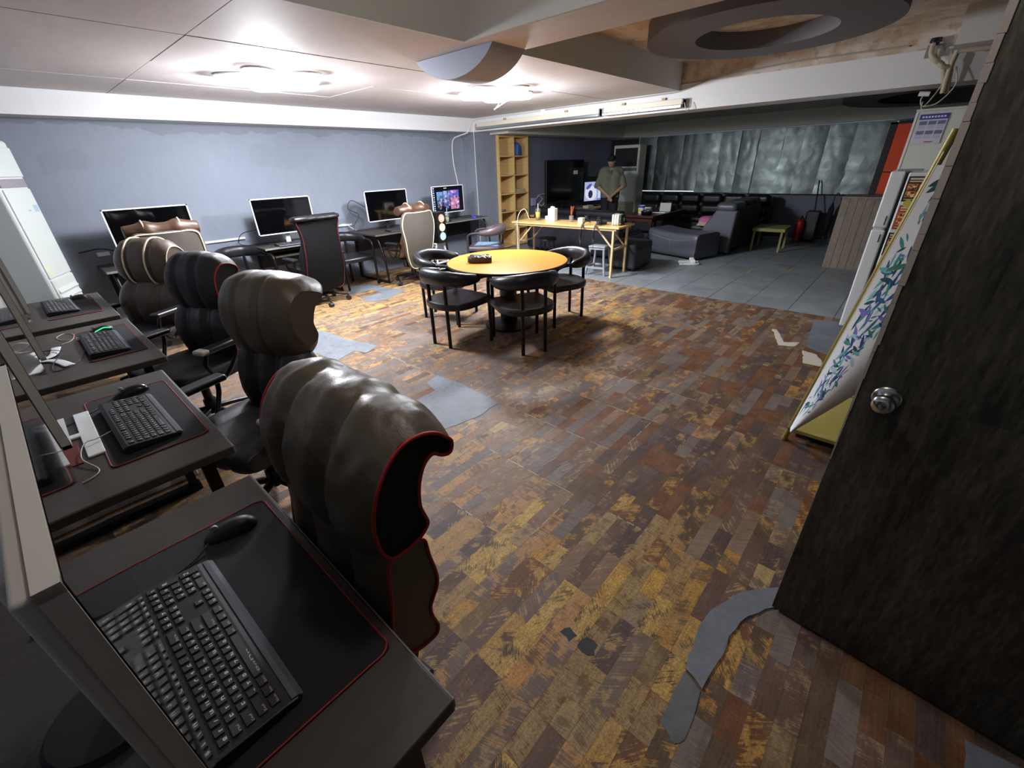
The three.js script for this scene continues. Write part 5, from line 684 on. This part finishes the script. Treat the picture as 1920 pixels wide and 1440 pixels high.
// ---------------------------------------------------------------- right side: fridge, cabinet, cloth screen, door
{
  const t = thing('refrigerator', 'white two door refrigerator with food flyers on its side', 'refrigerator', [5.3, 0, 0]), m = phys(0xdfe5e6, 0.35, {});
  part('body', RBB(0, 0.64, 0.04, 1.46, -0.135, 0.45, 0.012), m, t); const d1 = part('door', RBB(0, 0.64, 1.005, 1.47, -0.26, -0.155, 0.014), m, t), d2 = part('door', RBB(0, 0.64, 0.05, 0.985, -0.26, -0.155, 0.014), m, t);
  part('handle', RBB(-0.004, 0.008, 1.03, 1.11, -0.19, -0.178, 0.003), MAT.steel, d1); part('handle', RBB(-0.004, 0.008, 0.88, 0.95, -0.19, -0.178, 0.003), MAT.steel, d2); part('gasket', BB(0.01, 0.63, 0.06, 1.46, -0.155, -0.135), MAT.blackPlastic, t); part('hinge', RBB(0.02, 0.1, 1.47, 1.485, -0.22, -0.05, 0.004), MAT.greyPlastic, t); for (const z of [-0.18, 0.38]) part('foot', CY(0.025, 0.03, 0.04, 0.05, 0.02, z, 12), MAT.blackPlastic, t);
}
const flyer = (seed, bg, cols) => canvasTex(128, 160, (c, w, h) => { const r = rng(seed); c.fillStyle = bg; c.fillRect(0, 0, w, h); c.fillStyle = '#d8cfa8'; c.fillRect(10, 10, 100, 12); c.fillRect(10, 28, 70, 8); for (let i = 0; i < 4; i++) { const x = 8 + (i % 2) * 58, y = 46 + Math.floor(i / 2) * 46; c.fillStyle = cols[i % cols.length]; c.fillRect(x, y, 52, 40); for (let k = 0; k < 16; k++) { c.fillStyle = ['#e0a050', '#a83a1c', '#f0d8a0', '#5a2a14'][Math.floor(r() * 4)]; c.beginPath(); c.ellipse(x + 6 + r() * 40, y + 6 + r() * 28, 3 + r() * 7, 3 + r() * 5, r() * 3, 0, 7); c.fill(); } } c.fillStyle = '#c8c0a0'; c.fillRect(10, 142, 90, 6); });
const print = (name, w, h, map, x, y, z, label, cat, group) => { const g = new THREE.BoxGeometry(0.0015, h, w); const m = raw(name, g, std(0xffffff, 0.6, { map })); m.position.set(x, y, z); tag(m, label, cat, group); return m; };
print('food_flyer', 0.17, 0.2, flyer(3, '#2a2018', ['#c07a3a', '#b8452a']), 5.2985, 1.33, -0.04, 'dark food flyer at the top of the refrigerator side', 'flyer', 'flyers on the refrigerator');
print('food_flyer', 0.16, 0.2, flyer(5, '#a84030', ['#d08040', '#e8c080']), 5.2985, 1.1, -0.04, 'red food flyer in the middle of the refrigerator side', 'flyer', 'flyers on the refrigerator');
print('food_flyer', 0.17, 0.2, flyer(8, '#2c1f1c', ['#c88a4a', '#a04a30']), 5.2985, 0.87, -0.04, 'dark food flyer lowest on the refrigerator side', 'flyer', 'flyers on the refrigerator');
{ const g = CY(0.03, 0.03, 0.006, 0, 0, 0, 20); g.rotateZ(Math.PI / 2); g.translate(5.2965, 1.215, -0.075); tag(part('round_magnet', g, std(0xc8bc4a, 0.5)), 'round yellow magnet between the flyers on the refrigerator', 'magnet'); }
{ const t = thing('tall_cabinet', 'tall cream cabinet with a printed notice behind the refrigerator', 'cabinet', [6.02, 0, 0]), m = std(0xcfd2c6, 0.55); part('body', RBB(0, 0.6, 0, 1.95, -0.25, 0.5, 0.01), m, t); part('corner_trim', BB(-0.004, 0.02, 0.02, 1.94, -0.258, -0.24), MAT.whitePlastic, t); part('top', RBB(-0.01, 0.61, 1.945, 1.965, -0.26, 0.51, 0.004), m, t); }
print('notice', 0.2, 0.24, canvasTex(160, 192, (c) => { c.fillStyle = '#c9cad6'; c.fillRect(0, 0, 160, 192); c.fillStyle = '#3c4796'; c.fillRect(0, 0, 160, 34); c.fillStyle = '#dfe2f2'; c.font = 'bold 18px sans-serif'; for (let i = 0; i < 8; i++) c.fillRect(14 + i * 17, 12, 12, 12); for (let i = 0; i < 6; i++) { c.fillStyle = '#6d7294'; c.fillRect(8 + (i % 3) * 51, 44 + Math.floor(i / 3) * 62, 44, 24); c.fillStyle = '#9a9cae'; for (let k = 0; k < 3; k++) c.fillRect(8 + (i % 3) * 51, 74 + Math.floor(i / 3) * 62 + k * 8, 40, 3); } c.fillStyle = '#b85a6a'; c.fillRect(70, 176, 50, 8); }), 6.014, 1.8, -0.12, 'printed notice with blue heading on the tall cream cabinet', 'notice');
// cloth on a slanted pole, yellow boards behind it
const poleAt = t => V(2.81, 1.7 * t, -0.215 + 0.245 * t);
{ const t = thing('curtain_pole', 'slanted brass coloured pole leaning beside the refrigerator', 'pole'); part('pole', bar([2.81, 0.012, -0.215], poleAt(1).toArray(), 0.015, 16), MAT.gold, t); part('end_cap', bar([2.81, 0.0, -0.217], poleAt(0.012).toArray(), 0.018, 16), MAT.gold, t); part('tie', (() => { const g = new THREE.TorusGeometry(0.018, 0.004, 8, 20); g.rotateX(Math.PI / 2); const p = poleAt(0.055); return g.translate(p.x, p.y, p.z); })(), MAT.blackPlastic, t); part('pale_strip', bar(poleAt(0.3).add(V(-0.014, 0, 0)).toArray(), poleAt(0.95).add(V(-0.014, 0, 0)).toArray(), 0.003), std(0xd9cf8a, 0.4), t); }  // pole carries a thin, raised, paler strip along its upper length
{
  const leaf = canvasTex(512, 1024, (c, w, h) => { c.fillStyle = '#e3e6ea'; c.fillRect(0, 0, w, h); const r = rng(9); for (let i = 0; i < 230; i++) { const x = w * (0.08 + 0.36 * r()), y = h * (0.04 + 0.86 * r()), a = r() * 6.3, l = 14 + r() * 30; c.fillStyle = ['#2f5f8c', '#3f8f8c', '#2b3f78', '#6fb4b4', '#3d7a66', '#7a6fc0', '#a8c8d4', '#244a52'][Math.floor(r() * 8)]; c.save(); c.translate(x, y); c.rotate(a); c.beginPath(); c.moveTo(-l, 0); c.quadraticCurveTo(0, -l * 0.45, l, 0); c.quadraticCurveTo(0, l * 0.45, -l, 0); c.fill(); c.restore(); } });
  const fn = (u, v, o) => { const p = poleAt(0.06 + 0.86 * v), w = 0.34 * Math.pow(Math.sin(Math.min(1, 0.04 + v * 1.5) * Math.PI / 2), 1.1); const sag = 0.07 * Math.sin(u * Math.PI * 0.9) * (0.3 + 0.7 * Math.sin(Math.min(1, v + 0.1) * Math.PI)); return [p.x - 0.016 - sag - o, p.y - u * 0.02, p.z + u * w, u, v]; };
  const t = thing('printed_cloth', 'white cloth printed with blue green leaves hanging from the slanted pole', 'cloth'); raw('fabric', mergeGeometries([flat(grid(24, 50, (u, v) => fn(u, v, 0))), flat(grid(24, 50, (u, v) => fn(1 - u, v, -0.003)))]), std(0xffffff, 0.85, { map: leaf, side: THREE.DoubleSide }), t);
}
{ const t = thing('yellow_platform', 'low yellow painted board platform on the floor under the printed cloth', 'platform', [2.85, 0, 0]); for (const [x0, x1] of [[0, 0.7], [0.72, 1.5]]) { part('board', RBB(x0, x1, 0.045, 0.07, -0.185, 0.38, 0.004), MAT.yellow, t); part('bearer', RBB(x0 + 0.04, x0 + 0.09, 0, 0.045, -0.17, 0.36, 0.003), MAT.corridor, t); part('bearer', RBB(x1 - 0.09, x1 - 0.04, 0, 0.045, -0.17, 0.36, 0.003), MAT.corridor, t); } }
{ // open door leaf at the right
  const t = thing('door_leaf', 'open dark wood grain door with a steel knob at the right', 'door'); const A = V(1.48, 0, 0.02), Bq = V(1.402, 0, 0.93), L = A.distanceTo(Bq); t.position.copy(A); t.rotation.y = Math.atan2(Bq.x - A.x, Bq.z - A.z);
  const dm = std(0xffffff, 0.62, { map: T.doorGrain }); part('leaf', RBB(0.002, 0.04, 0.012, 2.05, 0, L, 0.002, 1), dm, t); const r = rng(6);
  const chip = []; let y = 0.75; while (y < 2.04) { const l = 0.02 + r() * 0.07; const cw = 0.004 + 0.011 * sm(0.8, 1.3, y) * (0.5 + 0.5 * r()); chip.push(B(0.003, l * 0.98, cw, 0.0015, y + l / 2, cw / 2 - 0.0005)); y += l; } part('chipped_edge', chip, std(0xb5ada6, 0.8), t);
  const k = lathe([[0, 0], [0.034, 0], [0.036, 0.004], [0.03, 0.01], [0.012, 0.014], [0.012, 0.03], [0.024, 0.036], [0.028, 0.05], [0.024, 0.062], [0.01, 0.066], [0.008, 0.064], [0, 0.064]], 40); k.rotateZ(Math.PI / 2); k.translate(0.002, 1.0, 0.07); part('door_knob', k, std(0xc6c8cc, 0.18, { metalness: 1 }), t); part('hinge', [CY(0.008, 0.008, 0.1, 0.02, 0.3, L + 0.004), CY(0.008, 0.008, 0.1, 0.02, 1.75, L + 0.004)], MAT.steel, t);
}
// ---------------------------------------------------------------- ceiling fixtures
{ const t = thing('curved_lamp_shade', 'curved grey half moon shade fixed to the ceiling', 'lamp shade', [2.73, 2.399, -3.015]);
  const s = new THREE.Shape(); s.moveTo(-0.44, 0); s.bezierCurveTo(-0.28, -0.2, 0.2, -0.24, 0.44, 0); s.lineTo(-0.44, 0); const g = ext(s, 0.36, 0, 24); g.rotateY(Math.PI / 2); part('shell', g, std(0x8d93a4, 0.5), t); }
function ring(label, x, y, z, R, r, h, mat, inner) {
  const t = thing('ceiling_ring', label, 'ceiling ring', [x, y, z]); const s = new THREE.Shape(); s.absarc(0, 0, R, 0, Math.PI * 2); const o = new THREE.Path(); o.absarc(0, 0, r, 0, Math.PI * 2, true); s.holes.push(o); const g = ext(s, h, 0, 64); g.rotateX(-Math.PI / 2); part('ring_board', g, mat, t); const d = new THREE.CylinderGeometry(r + 0.01, r + 0.01, 0.01, 64); d.translate(0, h - 0.006, 0); part('inner_disc', d, inner, t); return t;
}
ring('dark grey ring shaped board on the stained ceiling recess', 4.85, 2.54, -1.4, 0.95, 0.54, 0.149, std(0x66666b, 0.7), MAT.stain);
{ const q = ring('dark ring on the far ceiling above the counter', 8.75, 2.25, -0.16, 1.5, 0.95, 0.169, std(0x4a4a48, 0.75), MAT.corridor); q.scale.z = 0.72; }
for (const [z0, z1, l] of [[-6.42, -3.84, 'long unlit tube light fixture along the white beam, left part'], [-3.8, -2.62, 'shorter unlit tube light fixture at the right end of the pair']]) {
  const t = thing('tube_light_fixture', l, 'light fixture', [6.3, 2.25, (z0 + z1) / 2], 0, 'unlit tube fixtures on the beam'), h = (z1 - z0) / 2; part('housing', RBB(-0.02, 0.068, -0.035, 0.06, -h, h, 0.006), std(0xd9d2bb, 0.5), t); part('reflector', RBB(-0.045, -0.012, -0.045, -0.005, -h + 0.01, h - 0.01, 0.008), MAT.steel, t); for (const s of [-1, 1]) part('end_cap', RB(0.1, 0.09, 0.02, 0.006, 0.02, 0.01, s * (h - 0.01)), MAT.greyPlastic, t); for (const q of [-0.5, 0.5]) part('bracket', B(0.03, 0.04, 0.05, 0.055, 0.075, h * q), std(0xb09a7a, 0.7), t);
}
cord('thin grey wire running along the top of the white beam', [[6.358, 2.385, -4.9], [6.358, 2.386, -4.4], [6.358, 2.385, -4.0], [6.358, 2.388, -3.0], [6.362, 2.4, -2.68], [6.362, 2.48, -2.3], [6.375, 2.53, -1.5], [6.375, 2.52, -0.5]], 0.008, std(0xa8a49a, 0.6), 'wire');
cord('small loose wire hanging from the right star lamp', [[4.5, 2.34, -3.9], [4.45, 2.28, -4.05], [4.5, 2.24, -4.25], [4.62, 2.26, -4.35], [4.75, 2.33, -4.4]], 0.004, std(0x8a9088, 0.6), 'wire');
cord('short wire end at the right tip of the tube lights', [[6.27, 2.26, -2.6], [6.26, 2.2, -2.57], [6.28, 2.16, -2.55], [6.3, 2.2, -2.54], [6.32, 2.26, -2.55]], 0.004, MAT.whiteCable, 'wire');
{ const t = thing('pipe_cluster', 'bent beige pipes with loose wires at the right end of the beam', 'pipes'); const pm = std(0xb0a48c, 0.55);
  for (const [o, k] of [[0, 0], [0.06, 0.05]]) part('pipe', tube([[6.3, 2.5 - k, -0.32 + o], [6.28, 2.42 - k, -0.31 + o], [6.26, 2.36 - k, -0.26 + o], [6.28, 2.32 - k * 0.6, -0.2 + o], [6.3, 2.2, -0.15 + o * 0.5], [6.32, 2.1, -0.13 + o * 0.5]], 0.02, 40, 10), pm, t);
  part('pipe', tube([[6.3, 2.62, -0.14], [6.28, 2.45, -0.13], [6.28, 2.3, -0.14], [6.3, 2.1, -0.13]], 0.022, 30, 10), pm, t); part('pipe', tube([[6.2, 2.405, -0.12], [6.2, 2.4, 0.1], [6.2, 2.4, 0.5]], 0.02, 20, 10), pm, t); part('bracket_plate', BB(6.35, 6.362, 2.4, 2.5, -0.36, -0.22), std(0x8e8f8a, 0.6), t);
  part('wire', tube([[6.3, 2.2, -0.14], [6.28, 2.05, -0.2], [6.28, 2.0, -0.24], [6.29, 2.06, -0.27], [6.3, 2.12, -0.25]], 0.006, 40, 6), MAT.cableLight, t); part('wire', tube([[6.3, 2.3, -0.1], [6.26, 2.15, -0.06], [6.26, 2.02, -0.14], [6.28, 2.0, -0.24]], 0.006, 40, 6), MAT.cableLight, t); part('socket', bar([6.28, 2.11, -0.3], [6.28, 2.1, -0.22], 0.02, 14), MAT.whitePlastic, t); part('wire', tube([[6.28, 2.04, -0.25], [6.2, 1.98, -0.24], [6.12, 1.965, -0.2]], 0.004, 20, 6), MAT.cableLight, t); }
{ const t = thing('dome_sensor', 'small black dome sensor with a dark purple dome above the pipes', 'sensor', [6.33, 2.53, -0.31]); part('base', CY(0.04, 0.045, 0.03, 0, 0, 0, 20), MAT.blackPlastic, t); const g = new THREE.SphereGeometry(0.035, 20, 14); g.translate(-0.01, -0.015, 0); part('dome', g, phys(0x2a1030, 0.08, {}), t); }  // dome has one even dark purple colour

// ---------------------------------------------------------------- the man
function surfaceNet(f, lo, hi, cell) {
  const n = [0, 1, 2].map(i => Math.ceil((hi[i] - lo[i]) / cell) + 1), [nx, ny, nz] = n, val = new Float32Array(nx * ny * nz), id = (i, j, k) => (k * ny + j) * nx + i;
  for (let k = 0; k < nz; k++) for (let j = 0; j < ny; j++) for (let i = 0; i < nx; i++) val[id(i, j, k)] = f(lo[0] + i * cell, lo[1] + j * cell, lo[2] + k * cell);
  const vid = new Int32Array(nx * ny * nz).fill(-1), pos = [], idx = [], E = [[0, 1], [0, 2], [0, 4], [1, 3], [1, 5], [2, 3], [2, 6], [3, 7], [4, 5], [4, 6], [5, 7], [6, 7]];
  for (let k = 0; k < nz - 1; k++) for (let j = 0; j < ny - 1; j++) for (let i = 0; i < nx - 1; i++) {
    const c = []; for (let q = 0; q < 8; q++) c.push(val[id(i + (q & 1), j + ((q >> 1) & 1), k + (q >> 2))]); let sx = 0, sy = 0, sz = 0, m = 0;
    for (const [a, b] of E) if ((c[a] < 0) !== (c[b] < 0)) { const t = c[a] / (c[a] - c[b]); sx += lerp(a & 1, b & 1, t); sy += lerp((a >> 1) & 1, (b >> 1) & 1, t); sz += lerp(a >> 2, b >> 2, t); m++; }
    if (m) { vid[id(i, j, k)] = pos.length / 3; pos.push(lo[0] + (i + sx / m) * cell, lo[1] + (j + sy / m) * cell, lo[2] + (k + sz / m) * cell); }
  }
  for (let k = 1; k < nz - 1; k++) for (let j = 1; j < ny - 1; j++) for (let i = 1; i < nx - 1; i++) {
    const a = val[id(i, j, k)] < 0, quad = (p, q, r, s, fl) => { if (p < 0 || q < 0 || r < 0 || s < 0) return; fl ? idx.push(p, q, r, p, r, s) : idx.push(p, r, q, p, s, r); };
    if (a !== (val[id(i + 1, j, k)] < 0)) quad(vid[id(i, j - 1, k - 1)], vid[id(i, j, k - 1)], vid[id(i, j, k)], vid[id(i, j - 1, k)], a);
    if (a !== (val[id(i, j + 1, k)] < 0)) quad(vid[id(i - 1, j, k - 1)], vid[id(i, j, k - 1)], vid[id(i, j, k)], vid[id(i - 1, j, k)], !a);
    if (a !== (val[id(i, j, k + 1)] < 0)) quad(vid[id(i - 1, j - 1, k)], vid[id(i, j - 1, k)], vid[id(i, j, k)], vid[id(i - 1, j, k)], a);
  }
  const g = new THREE.BufferGeometry(); g.setAttribute('position', new THREE.Float32BufferAttribute(pos, 3)); g.setIndex(idx); g.computeVertexNormals(); return g;
}
{
  const cap = (a, b, ra, rb) => { const bx = b[0] - a[0], by = b[1] - a[1], bz = b[2] - a[2], L = bx * bx + by * by + bz * bz || 1e-9; return (x, y, z) => { const t = clamp(((x - a[0]) * bx + (y - a[1]) * by + (z - a[2]) * bz) / L); return Math.hypot(x - a[0] - bx * t, y - a[1] - by * t, z - a[2] - bz * t) - lerp(ra, rb, t); }; };
  const ell = (c, r) => (x, y, z) => { const q = Math.hypot((x - c[0]) / r[0], (y - c[1]) / r[1], (z - c[2]) / r[2]); return (q - 1) * Math.min(...r); };
  const smin = (fs, k) => (x, y, z) => { let d = 9; for (const f of fs) { const e = f(x, y, z), h = Math.max(k - Math.abs(d - e), 0) / k; d = Math.min(d, e) - h * h * k * 0.25; } return d; };
  const both = fn => [fn(1), fn(-1)];
  const torso = [cap([-0.06, 0.97, 0], [-0.09, 1.34, 0.0], 0.105, 0.115), cap([0.06, 0.97, 0], [0.09, 1.34, 0.0], 0.105, 0.115), cap([-0.17, 1.43, -0.01], [0.17, 1.43, -0.01], 0.062, 0.062)], upper = both(s => cap([s * 0.2, 1.42, -0.01], [s * 0.29, 1.14, 0.05], 0.055, 0.043)), fore = [cap([0.29, 1.14, 0.05], [0.045, 0.955, 0.235], 0.043, 0.03), cap([-0.29, 1.14, 0.05], [-0.04, 0.935, 0.235], 0.043, 0.03)];
  const legs = [...both(s => cap([s * 0.09, 0.93, 0], [s * 0.1, 0.5, 0.015], 0.09, 0.06)), ...both(s => cap([s * 0.1, 0.5, 0.015], [s * 0.105, 0.09, -0.02], 0.06, 0.042))], feet = both(s => cap([s * 0.105, 0.045, -0.04], [s * 0.125, 0.035, 0.15], 0.042, 0.034));
  const head = smin([ell([0, 1.645, 0.02], [0.074, 0.105, 0.092]), ell([0, 1.59, 0.05], [0.055, 0.06, 0.055]), cap([0, 1.46, -0.015], [0, 1.58, 0.0], 0.056, 0.05)], 0.03), body = smin([...torso, ...upper, ...fore, ...legs, ...feet, cap([0, 1.44, -0.01], [0, 1.54, 0.0], 0.058, 0.052)], 0.04);
  const P = thing('person', 'man in olive short sleeved shirt and dark cap standing with hands clasped', 'person', [9.3, 0, -5.3], -1.02);
  const skin = std(0xb08a74, 0.6), b0 = surfaceNet(body, [-0.4, -0.02, -0.2], [0.4, 1.6, 0.4], 0.013);
  const headF = smin([head, cap([0, 1.63, 0.108], [0, 1.602, 0.126], 0.009, 0.014), ...both(s => ell([s * 0.077, 1.63, 0.005], [0.012, 0.03, 0.02])), cap([-0.02, 1.575, 0.103], [0.02, 1.575, 0.103], 0.006, 0.006)], 0.012), h0 = surfaceNet(headF, [-0.11, 1.48, -0.1], [0.11, 1.78, 0.16], 0.006); h0.translate(0, -1.5, 0); h0.rotateX(0.25); h0.rotateY(-0.25); h0.translate(0, 1.5, 0.01);
  const hand = (sx, wy, flip) => { const f = [cap([sx * 0.04, wy, 0.235], [sx * 0.002, wy - 0.05, 0.252], 0.03, 0.028)]; for (let i = 0; i < 4; i++) { const y = wy - 0.035 - i * 0.016, L = [0.03, 0.036, 0.033, 0.026][i]; f.push(cap([sx * 0.0, y, 0.262], [-sx * L, y - 0.012, 0.272 + flip * 0.008], 0.0095, 0.009)); f.push(cap([-sx * L, y - 0.012, 0.272 + flip * 0.008], [-sx * (L + 0.018), y - 0.018, 0.252], 0.009, 0.008)); } f.push(cap([sx * 0.022, wy - 0.01, 0.262], [-sx * 0.012, wy - 0.012, 0.278], 0.011, 0.009)); return smin(f, 0.008); };
  const hands = surfaceNet(smin([hand(1, 0.955, 1), hand(-1, 0.93, 0)], 0.003), [-0.11, 0.8, 0.17], [0.11, 1.0, 0.32], 0.0045);
  raw('body', mergeGeometries([b0, h0, hands].map(g => { const h = g.toNonIndexed(); h.setAttribute('uv', new THREE.BufferAttribute(new Float32Array(h.attributes.position.count * 2), 2)); return h; })), skin, P);
  const fold = (x, y, z) => 0.006 * Math.sin(x * 30 + y * 18 + Math.sin(y * 23) * 1.5);
  const shirtF = smin([...torso.map(f => (x, y, z) => f(x, y, z) - 0.03), cap([-0.08, 0.92, 0.0], [-0.085, 1.2, 0], 0.125, 0.12), cap([0.08, 0.92, 0.0], [0.085, 1.2, 0], 0.125, 0.12), ...both(s => cap([s * 0.19, 1.425, -0.01], [s * 0.29, 1.13, 0.05], 0.07, 0.07))], 0.022);
  const neck = cap([0, 1.44, 0], [0, 1.6, 0.02], 0.058, 0.058), el = both(s => (x, y, z) => (s * x - 0.2) * 0.22 + (1.155 - y) * 1 + (z - 0.04) * -0.1);
  const shirt = surfaceNet((x, y, z) => Math.max(shirtF(x, y, z) + fold(x, y, z), 0.9 - y, -neck(x, y, z), Math.abs(x) > 0.215 ? 1.12 - y : -1, y - 1.53), [-0.42, 0.86, -0.22], [0.42, 1.56, 0.28], 0.0115), olive = std(0x70725f, 0.85);
  const sh = raw('shirt', shirt, olive, P); part('zip_placket', B(0.014, 0.11, 0.006, 0, 1.4, 0.115), std(0x2c3040, 0.7), sh); part('collar', (() => { const g = new THREE.TorusGeometry(0.06, 0.014, 8, 28); g.rotateX(Math.PI / 2 - 0.2); return g.translate(0, 1.505, 0.003); })(), olive, sh);
  const tr = smin([...legs.map(f => (x, y, z) => f(x, y, z) - 0.022), ell([0, 0.95, 0], [0.17, 0.12, 0.125])], 0.05); raw('trousers', surfaceNet((x, y, z) => Math.max(tr(x, y, z) + fold(x, y, z) * 0.7, 0.05 - y, y - 0.99), [-0.26, 0.02, -0.18], [0.26, 1.02, 0.18], 0.013), std(0x17181f, 0.8), P);
  raw('shoes', surfaceNet((x, y, z) => Math.max(smin(feet, 0.02)(x, y, z) - 0.012, 0.002 - y, y - 0.1), [-0.22, -0.02, -0.14], [0.22, 0.12, 0.24], 0.011), std(0x16161a, 0.7), P);
  const cm = std(0x15161c, 0.8), tilt = g => { g.translate(0, -1.5, 0); g.rotateX(0.25); g.rotateY(-0.25); return g.translate(0, 1.5, 0.01); };
  const cp = raw('cap', tilt(surfaceNet((x, y, z) => Math.max(ell([0, 1.665, 0.012], [0.088, 0.105, 0.107])(x, y, z), 1.675 - y), [-0.12, 1.65, -0.13], [0.12, 1.79, 0.15], 0.008)), cm, P); part('visor', tilt((() => { const g = ext((() => { const s = new THREE.Shape(); s.moveTo(-0.08, 0); s.bezierCurveTo(-0.08, 0.09, 0.08, 0.09, 0.08, 0); s.bezierCurveTo(0.05, 0.03, -0.05, 0.03, -0.08, 0); return s; })(), 0.004, 0.001); g.rotateX(Math.PI / 2 + 0.15); return g.translate(0, 1.682, 0.085); })()), cm, cp);
  raw('hair', tilt(surfaceNet((x, y, z) => Math.max(ell([0, 1.64, 0.0], [0.081, 0.1, 0.094])(x, y, z), z - 0.02 + (1.7 - y) * 0.25, 1.575 - y), [-0.1, 1.56, -0.12], [0.1, 1.76, 0.06], 0.008)), std(0x121214, 0.7), P);
  for (const s of [-1, 1]) { part('eye', tilt(new THREE.SphereGeometry(0.009, 10, 8).scale(1.3, 0.6, 0.6).translate(s * 0.03, 1.645, 0.102)), std(0x1a1412, 0.4), P); part('eyebrow', tilt(B(0.032, 0.006, 0.006, s * 0.03, 1.664, 0.104)), std(0x1a1614, 0.8), P); } part('mouth', tilt(B(0.04, 0.006, 0.004, 0, 1.574, 0.11)), std(0x7a4840, 0.6), P);
}
renderer.render(scene, camera);
